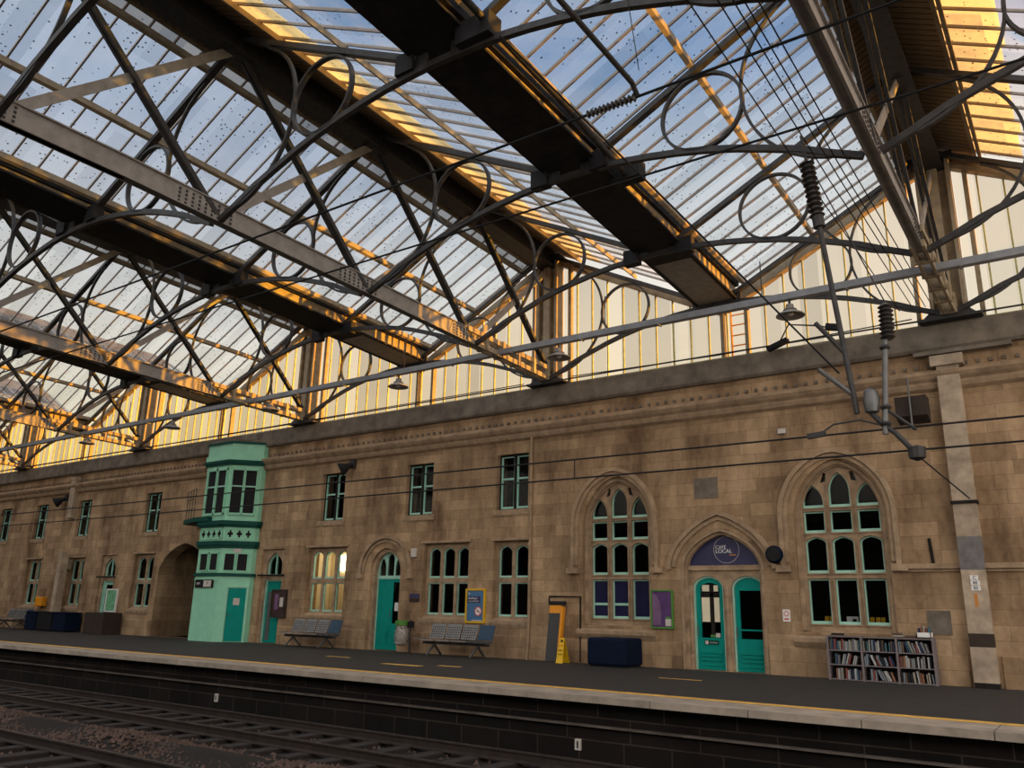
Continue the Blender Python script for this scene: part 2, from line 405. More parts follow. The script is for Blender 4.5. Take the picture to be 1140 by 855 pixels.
def mullioned(label, xc, wd, rows, nl, colour='sash', sill=True, blinds=None):
    """stone window with nl lights; rows = [(z0, zspring, zapex or None)] bottom to top"""
    z0 = rows[0][0]; z1 = max(r[2] or r[1] for r in rows)
    x0, x1 = xc-wd/2, xc+wd/2; o0, o1 = x0-.09, x1+.09
    HOLES.append([(o0, z0-.1), (o0, z1+.12), (o1, z1+.12), (o1, z0-.1)])
    T = win_root(label, xc, z0)
    mw = .11; lw = (wd-mw*(nl-1))/nl; lights = []
    for (a, b, c) in rows:
        for k in range(nl):
            lx = x0 + k*(lw+mw); lights.append(lightpoly(lx, lx+lw, a, b, c))
    fr = MB(); fr.plate([(o0, z0-.1), (o0, z1+.12), (o1, z1+.12), (o1, z0-.1)], lights, 'y', YW+.16, YW+.30)
    fr.build('stone_tracery', M['dress'], T)
    for l in lights:
        MB().plate(l, [inset(l, .026, .055)], 'y', YW+.2, YW+.27).build('sash', M[colour], T)
    MB().box(o0, o1, YW+.235, YW+.245, z0-.05, z1+.05).build('glass', M['glass'], T)
    if sill:
        MB().prof_x([(YW-.05, z0-.12), (YW+.2, z0-.02), (YW+.2, z0-.3), (YW-.01, z0-.3), (YW-.05, z0-.2)], o0-.06, o1+.06).build('sill', M['dress'], T)
    # drip mould over the square head
    MB().box(o0-.08, o1+.08, YW-.05, YW+.05, z1+.12, z1+.19).build('drip_mould', M['dress'], T)
    return T
def upper_window(label, xc, wd=1.0, z0=4.02, z1=5.52):
    o0, o1 = xc-wd/2-.04, xc+wd/2+.04
    HOLES.append([(o0, z0-.04), (o0, z1+.04), (o1, z1+.04), (o1, z0-.04)])
    T = win_root(label, xc, z0)
    fr = MB(); m = .09
    h = [[(xc-wd/2, z0), (xc-wd/2, z1), (xc-m/2, z1), (xc-m/2, z0)], [(xc+m/2, z0), (xc+m/2, z1), (xc+wd/2, z1), (xc+wd/2, z0)]]
    fr.plate([(o0, z0-.04), (o0, z1+.04), (o1, z1+.04), (o1, z0-.04)], h, 'y', YW+.14, YW+.26)
    fr.build('window_frame', M['black'], T)
    zm = z0 + (z1-z0)*.57
    for q in h:
        a, b = q[0][0], q[2][0]
        MB().plate(q, [[(a+.045, z0+.06), (a+.045, zm-.025), (b-.02, zm-.025), (b-.02, z0+.06)], [(a+.045, zm+.025), (a+.045, z1-.03), (b-.02, z1-.03), (b-.02, zm+.025)]],
                   'y', YW+.16, YW+.22).build('sash', M['sash'], T)
    MB().box(o0, o1, YW+.185, YW+.195, z0, z1).build('glass', M['glass'], T)
    MB().box(o0-.1, o1+.1, YW-.03, YW+.14, z0-.2, z0-.04).build('sill', M['dress'], T)
    return T
UW = [(-43.75, 'small upper window at the far left end of the station wall'), (-40.2, 'narrow upper window left of the horn speaker and pale post'),
      (-36.4, 'narrow upper window just right of the pale post'), (-31.1, 'upper two-light window left of the mint bay tower'),
      (-20.6, 'upper two-light window beside the black horn speaker, above the lit window'), (-16.78, 'upper two-light window to the upper right of the round-arched teal door'),
      (-13.29, 'upper two-light window directly above the two-light stone window by the downpipe')]
for x, l in UW: upper_window(l, x)
R2 = [(1.08, 1.98, 2.02), (2.12, 2.86, 3.02)]
mullioned('dim stone window with transom, left of the pale post', -40.1, 1.15, [(1.08, 1.98, None), (2.1, 2.94, None)], 2)
mullioned('dim narrow stone window just right of the pale post', -36.35, 1.1, [(1.08, 1.98, None), (2.1, 2.94, None)], 2)
mullioned('two-light stone window with arched heads beside the arched passage', -31.2, 1.2, [(1.08, 1.98, None), (2.12, 2.8, 3.0)], 2)
mullioned('lit three-light stone window with cream room behind, above a bench', -20.66, 1.62, [(1.08, 1.98, None), (2.12, 2.84, 3.0)], 3)
mullioned('dark three-light stone window left of the blue poster', -15.62, 1.52, [(1.08, 1.98, None), (2.12, 2.84, 3.0)], 3)
mullioned('dark two-light stone window between the blue poster and downpipe', -13.3, 1.0, [(1.08, 1.98, None), (2.12, 2.84, 3.0)], 2)

def big_window(label, xc, blinds):
    hw = .80; lw = .46; mw = .12
    op = lightpoly(xc-.97, xc+.97, .93, 3.45, 4.66, 1.6, .52, 30)
    HOLES.append(op)
    T = win_root(label, xc, .93)
    lights = []; panes = []
    for k in range(3):
        a = xc - 1.5*lw - mw + k*(lw+mw); b = a+lw
        lights += [lightpoly(a, b, 1.1, 2.05), lightpoly(a, b, 2.18, 2.84, 2.97), lightpoly(a, b, 3.06, 3.53)]
        lights.append(lightpoly(a, b, 3.62, 3.98 if k == 1 else 3.72, 4.38 if k == 1 else 4.12, 1.5, .55))
    eyes = [[(xc-.40, 4.17), (xc-.32, 4.40), (xc-.25, 4.38), (xc-.275, 4.2)], [(xc+.275, 4.2), (xc+.25, 4.38), (xc+.32, 4.40), (xc+.40, 4.17)]]
    outer = lightpoly(xc-.97, xc+.97, .93, 3.45, 4.66, 1.6, .52, 30)
    MB().plate(outer, lights + eyes, 'y', YW+.22, YW+.38).build('stone_tracery', M['dress'], T)
    for i, tt in enumerate((.05, .1)):
        mo = MB(); p = lightpoly(xc-.97+tt, xc+.97-tt, .95, 3.45, 4.66-tt, 1.6, .52, 30)
        moulding(mo, p, YW+.1+.06*i, YW+.22, .1-.02*i); mo.build('inner_moulding', M['dress'], T)
    ro = MB()
    for l in lights: ro.strip([(x_, YW+.205, z_) for x_, z_ in inset(l, -.018)], (0,1,0), .05, .026, True)
    ro.build('tracery_roll', M['dress'], T)
    for l in lights:
        MB().plate(l, [inset(l, .028, .06)], 'y', YW+.26, YW+.33).build('sash', M['sash'], T)
    if blinds:
        for l in (lights[0], lights[4]):
            b0 = inset(l, .04)
            MB().box(b0[0][0], b0[2][0], YW+.27, YW+.32, 1.42, 1.48).build('sash_bar', M['sash'], T)
        for i in (0, 4, 8):
            l = lights[i]; MB().box(l[0][0], l[2][0], YW+.31, YW+.318, 1.1, 2.05).build('blue_film', M['navyblue'], T)
    MB().plate(inset(outer, .02), [], 'y', YW+.29, YW+.296).build('glass', M['glass'], T)
    MB().prof_x([(YW-.1, .80), (YW+.24, .96), (YW+.24, .60), (YW-.02, .60), (YW-.1, .72)], xc-1.12, xc+1.08).build('sill', M['dress'], T)
    hood = MB(); c = xc-.05
    moulding(hood, [(c-1.2, 2.3)] + arch(c-1.2, c+1.2, 3.45, 4.85, 1.75, .5, 34) + [(c+1.2, 2.3)], YW-.1, YW+.02, .1)
    moulding(hood, [(c-1.1, 2.4)] + arch(c-1.1, c+1.1, 3.45, 4.74, 1.75, .5, 34) + [(c+1.1, 2.4)], YW-.05, YW+.02, .09)
    hood.build('hood_mould', M['dress'], T)
    for sx in (-1, 1):
        MB().box(c+sx*1.2-.16, c+sx*1.2+.16, YW-.13, YW+.02, 2.2, 2.34).build('label_stop', M['dress'], T)
    return T
big_window('tall arched three-light window with dark blue lower panes, above the navy box', -10.02, True)
big_window('tall arched three-light window above the bookcase', -4.53, False)

# doors -------------------------------------------------------
def door_root(label, x, z0=0):
    DOOR[0] += 1
    return thing('door_%d' % DOOR[0], label, 'door', (x, YW, z0), kind='structure')
# round-arched teal door
xc = -17.98
HOLES.append(lightpoly(xc-.66, xc+.66, -.02, 2.3, 3.02, 2, .5, 24))
T = door_root('teal half-glazed door under a round-arched hood mould', xc)
out = lightpoly(xc-.66, xc+.66, 0, 2.3, 3.02, 2, .5, 24)
MB().plate(out, [lightpoly(xc-.53, xc+.53, 0, 2.3, 2.9, 2, .5, 24)], 'y', YW+.08, YW+.3).build('stone_jamb', M['dress'], T)
MB().plate(lightpoly(xc-.53, xc+.53, 0, 2.3, 2.9, 2, .5, 24),
           [[(xc-.49,0),(xc-.49,2.1),(xc+.49,2.1),(xc+.49,0)], lightpoly(xc-.47, xc-.19, 2.2, 2.42, 2.72, 1.6, .6), lightpoly(xc-.14, xc+.14, 2.2, 2.7, 2.85, 2, .5), lightpoly(xc+.19, xc+.47, 2.2, 2.42, 2.72, 1.6, .6)],
           'y', YW+.22, YW+.29).build('fanlight_frame', M['sash'], T)
MB().plate(inset(out, .13, .0), [], 'y', YW+.26, YW+.266).build('fanlight_glass', M['glass'], T)
lf = MB(); lf.plate([(xc-.49,.02),(xc-.49,2.1),(xc+.49,2.1),(xc+.49,.02)], [[(xc+.14,.78),(xc+.14,2.0),(xc+.44,2.0),(xc+.44,.78)]], 'y', YW+.24, YW+.29)
for a, b in ((-.4, .0), (.06, .42)):
    lf.box(xc+a, xc+b, YW+.22, YW+.25, .15, .62)
    lf.box(xc+a+.06, xc+b-.06, YW+.205, YW+.23, .22, .55)
lf.box(xc-.42, xc+.1, YW+.225, YW+.25, .66, .72)
lf.build('door_leaf', M['teal'], T)
MB().box(xc+.14, xc+.44, YW+.26, YW+.266, .78, 2.0).build('door_glass', M['glass'], T)
MB().box(xc+.22, xc+.36, YW+.25, YW+.257, 1.15, 1.4).build('notice', M['white'], T)
MB().tube([(xc+.09, YW+.2, .95), (xc+.09, YW+.2, 1.2)], .012).build('handle', M['steel'], T)
hood = MB()
moulding(hood, [(xc-1.06, 2.2)] + arch(xc-1.06, xc+1.02, 2.35, 3.36, 2, .5, 28) + [(xc+1.02, 2.2)], YW-.1, YW+.02, .1)
moulding(hood, arch(xc-.95, xc+.91, 2.3, 3.24, 2, .5, 28), YW-.05, YW+.02, .08)
hood.build('hood_mould', M['dress'], T)
for sx in (-1.06, 1.02): MB().box(xc+sx-.13, xc+sx+.13, YW-.12, YW+.02, 2.1, 2.24).build('label_stop', M['dress'], T)
# two narrow doors with pointed fanlights
def narrow_door(label, xc, leaf, glazed, bar=True):
    HOLES.append([(xc-.58,-.02),(xc-.58,3.12),(xc+.58,3.12),(xc+.58,-.02)])
    T = door_root(label, xc)
    MB().plate([(xc-.58,0),(xc-.58,3.12),(xc+.58,3.12),(xc+.58,0)], [[(xc-.44,0),(xc-.44,2.08),(xc+.44,2.08),(xc+.44,0)], lightpoly(xc-.4, xc+.4, 2.22, 2.6, 3.0, 1.2, .55)],
               'y', YW+.1, YW+.3).build('stone_jamb', M['dress'], T)
    fl = lightpoly(xc-.4, xc+.4, 2.22, 2.6, 3.0, 1.2, .55); fm = MB(); fm.plate(fl, [inset(fl, .06)], 'y', YW+.18, YW+.26); fm.box(xc-.025, xc+.025, YW+.18, YW+.26, 2.25, 2.96)
    fm.build('fanlight_frame', M['sash'], T)
    MB().plate(inset(fl, .02), [], 'y', YW+.22, YW+.226).build('fanlight_glass', M['glass'], T)
    MB().plate([(xc-.44,0),(xc-.44,2.08),(xc+.44,2.08),(xc+.44,0)], [[(xc-.39,0),(xc-.39,2.04),(xc+.39,2.04),(xc+.39,0)]], 'y', YW+.16, YW+.28).build('door_frame', M['sash'], T)
    if glazed:
        MB().plate([(xc-.39,.02),(xc-.39,2.04),(xc+.39,2.04),(xc+.39,.02)], [[(xc-.3,.12),(xc-.3,1.92),(xc+.3,1.92),(xc+.3,.12)]], 'y', YW+.22, YW+.27).build('door_leaf', M[leaf], T)
        MB().box(xc-.3, xc+.3, YW+.24, YW+.246, .12, 1.92).build('door_glass', M['glass'], T)
    else:
        d = MB(); d.box(xc-.39, xc+.39, YW+.22, YW+.27, .02, 2.04)
        for z_ in (.15, .7, 1.3): d.box(xc+.0, xc+.33, YW+.2, YW+.23, z_, z_+.45)
        d.build('door_leaf', M[leaf], T)
        MB().plate([(xc-.3,.1),(xc-.3,1.7),(xc-.1,1.7),(xc-.1,.1)], [], 'y', YW+.205, YW+.225).build('vent_panel', M['steel'], T)
    if bar:
        MB().box(xc-.62, xc+.72, YW-.1, YW-.04, 2.2, 2.26).build('light_bar', M['black'], T)
    return T
narrow_door('pale green narrow door with pointed fanlight at the left of the arched passage', -33.78, 'sash', True)
narrow_door('teal narrow door with pointed fanlight right beside the mint bay', -23.35, 'teal', False)
# cafe doorway
xc = -7.25
cop = lightpoly(xc-1.03, xc+1.0, -.02, 2.3, 3.22, 1.35, .5, 32)
HOLES.append(cop)
T = door_root('pair of arched teal cafe doors under a navy sign panel', xc)
dl = lightpoly(xc-.82, xc-.06, 0, 1.86, 2.13, 1.9, .5, 16); dr = lightpoly(xc+.14, xc+.92, 0, 1.86, 2.13, 1.9, .5, 16)
pan = lightpoly(xc-.88, xc+.92, 2.38, 2.44, 3.08, 1.35, .5, 28)
MB().plate(lightpoly(xc-1.03, xc+1.0, 0, 2.3, 3.22, 1.35, .5, 32), [dl, dr, pan], 'y', YW+.2, YW+.42).build('stone_jamb', M['dress'], T)
mo = MB()
for tt, dy in ((.03, .0), (.10, .09)):
    moulding(mo, [(xc-1.03+tt, 0)] + arch(xc-1.03+tt, xc+1.0-tt, 2.3, 3.22-tt, 1.35, .5, 32) + [(xc+1.0-tt, 0)], YW+dy, YW+dy+.14, .07)
mo.build('arch_moulding', M['dress'], T)
MB().box(xc-.95, xc+.95, YW+.14, YW+.24, 2.26, 2.36).build('stone_transom', M['dress'], T)
for x_ in (-.9, .0, .96): MB().lathe([(.07,0),(.07,.3),(.05,.34),(.05,1.62),(.08,1.7),(.08,1.82),(.04,1.9)], (xc+x_+.03, YW+.2, 0), 10).build('stone_shaft', M['dress'], T)
hood = MB(); c = xc-.02
moulding(hood, [(c-1.28, 2.28)] + arch(c-1.28, c+1.28, 2.35, 3.58, 1.3, .55, 34) + [(c+1.28, 2.28)], YW-.1, YW+.02, .1)
moulding(hood, arch(c-1.17, c+1.17, 2.35, 3.46, 1.3, .55, 34), YW-.05, YW+.02, .09)
hood.build('hood_mould', M['dress'], T)
def cafe_leaf(x0, x1, tag_, glass):
    lp = lightpoly(x0, x1, 0, 1.86, 2.13, 1.9, .5, 16); w_ = x1-x0
    MB().plate(lp, [inset(lp, .04, 0)], 'y', YW+.26, YW+.38).build('door_frame', M['sash'], T)
    q = inset(lp, .045, .01)
    if tag_: hl = lightpoly(x0+.15, x1-.13, .72, 1.84, 1.98, 1.9, .5, 12)
    else: hl = [(x0+.15,.72),(x0+.15,1.8),(x1-.1,1.8),(x1-.1,.72)]
    d = MB(); d.plate(q, [hl], 'y', YW+.3, YW+.36)
    d.box(x0+.12, x1-.1, YW+.27, YW+.31, .38, .44); d.box(x0+.15, x1-.14, YW+.265, YW+.31, .3, .335); d.box(x0+.15, x1-.14, YW+.265, YW+.31, .21, .245); d.box(x0+.12, x1-.1, YW+.28, YW+.31, .1, .14)
    if not tag_: d.box(x0+.14, x1-.1, YW+.28, YW+.32, .9, .935)
    L = d.build('door_leaf', M['teal'], T)
    MB().plate(hl, [], 'y', YW+.33, YW+.336).build('door_glass', M['glass'], L)
    if tag_:
        g = MB(); xm = x0+.15+(x1-x0-.28)*.56
        g.box(xm-.035, xm+.055, YW+.325, YW+.345, .74, 1.95); g.box(x0+.15, x1-.13, YW+.325, YW+.345, 1.66, 1.75)
        g.build('glazing_cross', M['black'], L)
        for a, b, c_, e in ((x0+.17, xm-.05, 1.08, 1.64), (xm+.06, x1-.15, 1.08, 1.64), (x0+.19, xm-.05, 1.78, 1.93), (xm+.06, x1-.17, 1.78, 1.92)):
            MB().box(a, b, YW+.32, YW+.326, c_, e).build('pane_reflection', M['cream'], L)  # bright reflection in the door panes, put in as cream panels
        MB().box(x0+.36, x0+.48, YW+.322, YW+.33, .735, .79).build('green_sticker', M['gframe'], L)
        MB().box(x0+.49, x0+.6, YW+.322, YW+.33, .735, .83).build('cream_sticker', M['offw'], L)
        MB().box(x0+.22, x0+.57, YW+.29, YW+.302, .56, .67).build('door_sign', M['mintd'], L)
        MB().box(x0+.24, x0+.31, YW+.285, YW+.292, .575, .655).build('door_sign_symbol', M['offw'], L)
        text('Fire Door', 'door_sign_text', L, (x0+.44, YW+.287, .615), .045, M['offw'])
    MB().tube([(x0+.08, YW+.24, .75), (x0+.08, YW+.24, 1.0)], .014).build('handle', M['steel'], L)
cafe_leaf(xc-.82, xc-.06, True, 1); cafe_leaf(xc+.14, xc+.92, False, 1)
S = thing('cafe_sign', 'navy arched cafe sign panel with ringed lettering above the doors', 'sign', (xc, YW+.3, 2.4))
MB().plate(pan, [], 'y', YW+.24, YW+.30).build('panel', M['navy'], S)
MB().strip([(xc+.05+.31*math.cos(a), YW+.236, 2.74+.31*math.sin(a)) for a in [2*PI*i/48 for i in range(48)]], (0,1,0), .006, .008, True).build('ring', M['offw'], S)
text('CAFE', 'lettering', S, (xc-.22, YW+.236, 2.80), .115, M['white'], align='LEFT')
text('LOCAL', 'lettering', S, (xc-.22, YW+.236, 2.705), .128, M['white'], align='LEFT', ext=.004)
MB().box(xc+.12, xc+.28, YW+.232, YW+.238, 2.605, 2.63).build('amber_line', M['amber'], S)
# arched passage
ax0, ax1 = -30.12, -27.0
arp = lightpoly(ax0, ax1, -.02, 2.3, 3.46, 1.5, .5, 28)
HOLES.append(arp)

# the wall itself ------------------------------------------------------
wb = MB(); XL, XR = -52.0, 9.0
wb.plate([(XL, -.0), (XL, 7.0), (XR, 7.0), (XR, -.0)], [[(x, max(z_, .004)) for x, z_ in h] for h in HOLES], 'y', YW, YW+.5)
tag(wb.build('wall_back', M['stone']), 'sandstone ashlar station building wall behind the platform', 'wall', kind='structure')
def struct(mb, name, mat, label, cat, **kw):
    return tag(mb.build(name, mat, **kw), label, cat, kind='structure')
struct(MB().prof_x([(YW-.12, 6.78), (YW-.16, 6.84), (YW-.16, 7.33), (YW-.1, 7.38), (YW+.5, 7.38), (YW+.5, 6.78)], XL, XR), 'trim_1', M['parapet'], 'grey weathered parapet band along the wall top', 'parapet')
struct(MB().prof_x([(YW-.02, 5.92), (YW-.10, 5.97), (YW-.13, 6.05), (YW-.13, 6.1), (YW-.2, 6.16), (YW-.25, 6.24), (YW-.25, 6.3), (YW-.06, 6.38), (YW+.1, 6.38), (YW+.1, 5.92)], XL, XR), 'trim_2', M['dress'], 'moulded stone cornice running along the wall', 'cornice')
dent = MB()
x = XL+.2
while x < XR:
    dent.box(x, x+.07, YW-.05, YW+.05, 6.43, 6.5); x += .235
struct(dent, 'trim_3', M['parapet'], 'row of small stone dentils above the cornice', 'dentils')
struct(MB().box(-3.34, XR, YW-.11, YW+.02, 2.24, 2.34).box(-3.34, XR, YW-.05, YW+.02, 2.18, 2.24), 'trim_4', M['dress'], 'stone string course to the right of the bookcase window', 'string course')
pl = MB(); doors_gap = [(-17.32, -8.3), (-6.22, -2.32), (-1.75, XR), (-22.75, -18.66), (-52, -34.4), (-33.15, -30.2)]
for a, b in doors_gap: pl.prof_x([(YW-.035, 0), (YW-.035, .56), (YW-.005, .6), (YW+.02, .6), (YW+.02, 0)], a, b)
struct(pl, 'baseboard_back', M['stone'], 'projecting stone plinth along the foot of the wall', 'plinth')
# dark square and cement marks on the stonework
for i, (x0, x1, z0, z1) in enumerate(((-7.85, -7.25, 3.95, 4.45), (-2.98, -2.55, .95, 1.42))):
    struct(MB().box(x0, x1, YW-.012, YW+.02, z0, z1), 'trim_%d' % (5+i), M['parapet'], ('soot-dark repaired stones above the cafe arch', 'dark repaired stones above the right end of the bookcase')[i], 'repaired stones')
# rooms behind
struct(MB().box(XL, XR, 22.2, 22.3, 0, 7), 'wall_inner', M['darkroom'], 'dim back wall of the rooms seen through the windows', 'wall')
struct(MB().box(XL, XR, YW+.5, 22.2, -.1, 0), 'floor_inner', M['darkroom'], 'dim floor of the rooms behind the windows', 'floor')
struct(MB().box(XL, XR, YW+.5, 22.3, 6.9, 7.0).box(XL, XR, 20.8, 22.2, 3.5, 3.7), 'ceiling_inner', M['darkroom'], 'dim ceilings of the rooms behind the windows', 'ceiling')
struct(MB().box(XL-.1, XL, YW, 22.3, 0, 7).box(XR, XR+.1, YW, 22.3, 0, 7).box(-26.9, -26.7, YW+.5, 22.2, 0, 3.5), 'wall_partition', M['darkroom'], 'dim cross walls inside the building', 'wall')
struct(MB().box(-30.3, -30.13, YW+.5, 22.2, 0, 3.5).box(-30.13, -26.9, 22.0, 22.19, 0, 3.5), 'wall_passage', M['stone'], 'stone side and end walls inside the arched passage', 'wall')
struct(MB().box(-22.3, -19.0, 20.6, 20.7, 0, 3.5).box(-22.4, -22.3, YW+.5, 20.7, 0, 3.5).box(-19.0, -18.9, YW+.5, 20.7, 0, 3.5).box(-22.3, -19.0, YW+.5, 20.6, 3.4, 3.5), 'wall_room', M['cream'], 'cream painted room inside the lit window', 'wall')
lt = MB().box(-21.8, -21.52, 20.5, 20.58, 2.45, 2.98)
tag(lt.build('wall_light', M['lampglow']), 'glowing light panel on the cream wall inside the lit window', 'lamp')
pl_ = bpy.data.lights.new('room_lamp', 'POINT'); pl_.energy = 40; pl_.color = (1, .8, .5); pl_.shadow_soft_size = .2
po = bpy.data.objects.new('room_lamp', pl_); COL.objects.link(po); po.location = (-20.6, 19.9, 2.7)

# mint bay tower -------------------------------------------------------
T = thing('bay_tower', 'mint green two-storey canted bay tower with dark green bands', 'bay tower', (-25.65, 18.6, 0))
F0 = 17.95
def bay(e=0): return [(-27.06-e, YW+.05), (-27.06-e, 18.72), (-26.32-e*.4, F0-e), (-24.97+e*.4, F0-e), (-24.23+e, 18.69), (-24.23+e, YW+.05)]
def bayslab(name, e, z0, z1, mat, par=T):
    return MB().plate(bay(e), [], 'z', z0, z1).build(name, mat, par)
bayslab('base', 0, 0, 2.2, M['mint'])
bayslab('lower_band', .07, 2.18, 2.28, M['mintd'])
bayslab('lower_storey', -.01, 2.28, 3.14, M['mint'])
bayslab('middle_band', .06, 3.14, 3.24, M['mintd']); bayslab('middle_band', .1, 3.24, 3.38, M['mintd'])
bayslab('quatrefoil_frieze', .02, 3.38, 3.88, M['mint'])
bayslab('upper_band', .08, 3.86, 3.94, M['mintd']); bayslab('upper_band', .15, 3.94, 4.08, M['mintd'])
bayslab('upper_storey', .03, 4.08, 6.06, M['mint'])
bayslab('cornice_band', .1, 6.06, 6.14, M['mintd']); bayslab('cornice_band', .15, 6.14, 6.24, M['mintd'])
bayslab('crown_moulding', .1, 6.24, 6.42, M['mint']); bayslab('parapet', .05, 6.42, 6.84, M['mint'])
bayslab('coping', .1, 6.84, 6.92, M['mintd']); bayslab('roof_slab', .08, 6.92, 7.0, M['parapet'])
import itertools
def onface(face, s0, s1, e=0):       # face: 'f' front, 'c' canted right
    b = bay(e); p, q = (b[2], b[3]) if face == 'f' else (b[3], b[4])
    p = Vector((p[0], p[1], 0)); q = Vector((q[0], q[1], 0)); d = q-p; L = d.length; d /= L; n = Vector((d.y, -d.x, 0))
    return p, d, n, L
def facebox(face, s0, s1, z0, z1, t0, t1, e=0, mb=None):
    p, d, n, L = onface(face, 0, 0, e); mb = mb or MB()
    a, b = p+d*s0*L, p+d*s1*L
    pts = [a+n*t0, b+n*t0, b+n*t1, a+n*t1]
    mb.hexa([(*q.xy, z0) for q in pts] + [(*q.xy, z1) for q in pts]); return mb
for face, e in (('f', .03), ('c', .03)):
    for k in range(2):
        s0 = (.13 if face == 'f' else .1) + k*.42; s1 = s0 + .34
        fr = MB()
        for (a, b, c, d2) in ((s0-.03, s0, 4.3, 5.95), (s1, s1+.03, 4.3, 5.95), (s0-.03, s1+.03, 5.88, 5.98), (s0-.03, s1+.03, 4.28, 4.36)): facebox(face, a, b, c, d2, 0, .06, e, fr)
        wf = fr.build('window_frame', M['mint'], T)
        facebox(face, s0, s1, 4.34, 5.9, -.02, .012, e).build('pane', M['glassd'] if 'glassd' in M else M['rubber'], wf)
        facebox(face, s0, s1, 5.28, 5.33, .0, .04, e).build('sash_bar', M['sash'], wf)
        fr = MB(); q0, q1 = s0+.02, s1-.01
        for (a, b, c, d2) in ((q0-.03, q0, 2.36, 2.98), (q1, q1+.03, 2.36, 2.98), (q0-.03, q1+.03, 2.94, 3.0), (q0-.03, q1+.03, 2.33, 2.38)): facebox(face, a, b, c, d2, 0, .05, -.01, fr)
        wf = fr.build('small_window_frame', M['mint'], T)
        facebox(face, q0, q1, 2.37, 2.95, -.02, .012, -.01).build('small_pane', M['rubber'], wf)
    n_ = 4 if face == 'f' else 3
    p, d, n, L = onface(face, 0, 0, .02)
    for k in range(n_):
        c = p + d*L*((k+.75)/(n_+.5)) + n*.008; m = MB()
        for dx, dz in ((.055, 0), (-.055, 0), (0, .075), (0, -.075), (0,0)):
            q = c + d*dx
            m.hexa([tuple(q-d*.032+Vector((0,0,3.63+dz-.045))), tuple(q+d*.032+Vector((0,0,3.63+dz-.045))), tuple(q+d*.032+n*.004+Vector((0,0,3.63+dz-.045))), tuple(q-d*.032+n*.004+Vector((0,0,3.63+dz-.045))),
                    tuple(q-d*.032+Vector((0,0,3.63+dz+.045))), tuple(q+d*.032+Vector((0,0,3.63+dz+.045))), tuple(q+d*.032+n*.004+Vector((0,0,3.63+dz+.045))), tuple(q-d*.032+n*.004+Vector((0,0,3.63+dz+.045)))])
        m.build('quatrefoil', M['black'], T)
    fr = MB()
    facebox(face, .04, .96, 3.44, 3.475, 0, .03, .02, fr); facebox(face, .04, .96, 3.79, 3.825, 0, .03, .02, fr); facebox(face, .04, .075, 3.44, 3.825, 0, .03, .02, fr); facebox(face, .925, .96, 3.44, 3.825, 0, .03, .02, fr)
    fr.build('frieze_frame', M['mint'], T)
dd = facebox('c', .36, .92, .03, 1.78, -.02, .02)
D = dd.build('door', M['teal'], T)
fr = MB(); facebox('c', .14, .34, .0, 1.86, 0, .05, 0, fr); facebox('c', .93, 1.0, .0, 1.86, 0, .05, 0, fr); facebox('c', .14, 1.0, 1.8, 1.88, 0, .06, 0, fr); fr.build('door_frame', M['mint'], T)
facebox('c', .54, .74, 1.22, 1.45, .02, .028).build('door_notice', M['offw'], D)
facebox('c', .38, .44, .88, .91, .02, .07).build('handle', M['steel'], D)
facebox('f', .0, 1.0, 2.02, 2.1, 0, .03).build('fascia_lip', M['mint'], T)
facebox('c', .38, .62, 2.98, 3.12, .0, .06).build('junction_box', M['offw'], T)
# access ledge with rail on the left
MB().plate([(-28.0, YW), (-28.0, 18.3), (-26.6, 17.75), (-25.7, 17.75), (-25.7, YW)], [], 'z', 4.08, 4.24).build('ledge', M['mintd'], T)
rl = MB()
for a, b in (((-27.95,18.35), (-26.65,17.8)),):
    for z_ in (4.6, 4.95, 5.3): rl.tube([(*a, z_), (*b, z_)], .014, 6)
    for k in range(4):
        t_ = k/3; p_ = (a[0]+(b[0]-a[0])*t_, a[1]+(b[1]-a[1])*t_); rl.tube([(*p_, 4.2), (*p_, 5.3)], .014, 6)
rl.build('guard_rail', M['iron'], T)
S = thing('wall_sign', 'small black and white wall sign on the front of the mint bay', 'sign', (-25.8, F0-.03, 1.93))
facebox('f', .08, .82, 1.78, 2.06, .012, .05).build('panel', M['black'], S)
facebox('f', .44, .76, 1.81, 2.03, .05, .056).build('white_half', M['offw'], S)
text('EXIT', 'lettering', S, (-26.02, F0-.056, 1.92), .1, M['white'])
text('P', 'lettering', S, (-25.5, F0-.062, 1.93), .13, M['rubber'])

# platform and tracks ----------------------------------------------------
struct(MB().box(XL, XR+6, 12.36, 24, -.25, 0), 'floor', M['asphalt'], 'dark asphalt platform surface', 'platform')
cp = MB(); x = XL
while x < XR+6:
    L = 1.45; cp.box(x+.006, x+L-.006, 11.52, 12.36, -.1, -.002); x += L
struct(cp, 'trim_7', M['coping'], 'pale stone coping slabs along the platform edge', 'platform edge')
struct(MB().box(XL, XR+6, 12.3, 12.52, 0, .004), 'trim_8', M['yellow'], 'worn yellow line along the platform edge', 'painted line')
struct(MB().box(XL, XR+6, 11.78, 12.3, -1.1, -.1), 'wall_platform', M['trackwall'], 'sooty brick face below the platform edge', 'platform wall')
M['ledge'] = paint('sooty_ledge_stone', (.10,.08,.066), .9, .4, 3)
struct(MB().box(XL, XR+6, 11.70, 11.8, -.465, -.435), 'trim_10', M['ledge'], 'thin pale ledge along the brick face below the platform', 'ledge')
mk = MB()
for x0, x1, y0, y1 in ((-13.7, -12.6, 14.4, 14.62), (-12.5, -11.9, 14.95, 15.1), (-7.5, -6.6, 15.85, 15.92), (-16.6, -15.8, 15.4, 15.5)): mk.box(x0, x1, y0, y1, 0, .004)
struct(mk, 'trim_9', M['yellow'], 'faded yellow paint dashes on the platform asphalt', 'painted marks')
struct(MB().box(XL, XR+6, -6, 11.8, -1.25, -1.02), 'ground', M['ground'], 'oily dark ballast bed under the tracks', 'track bed')
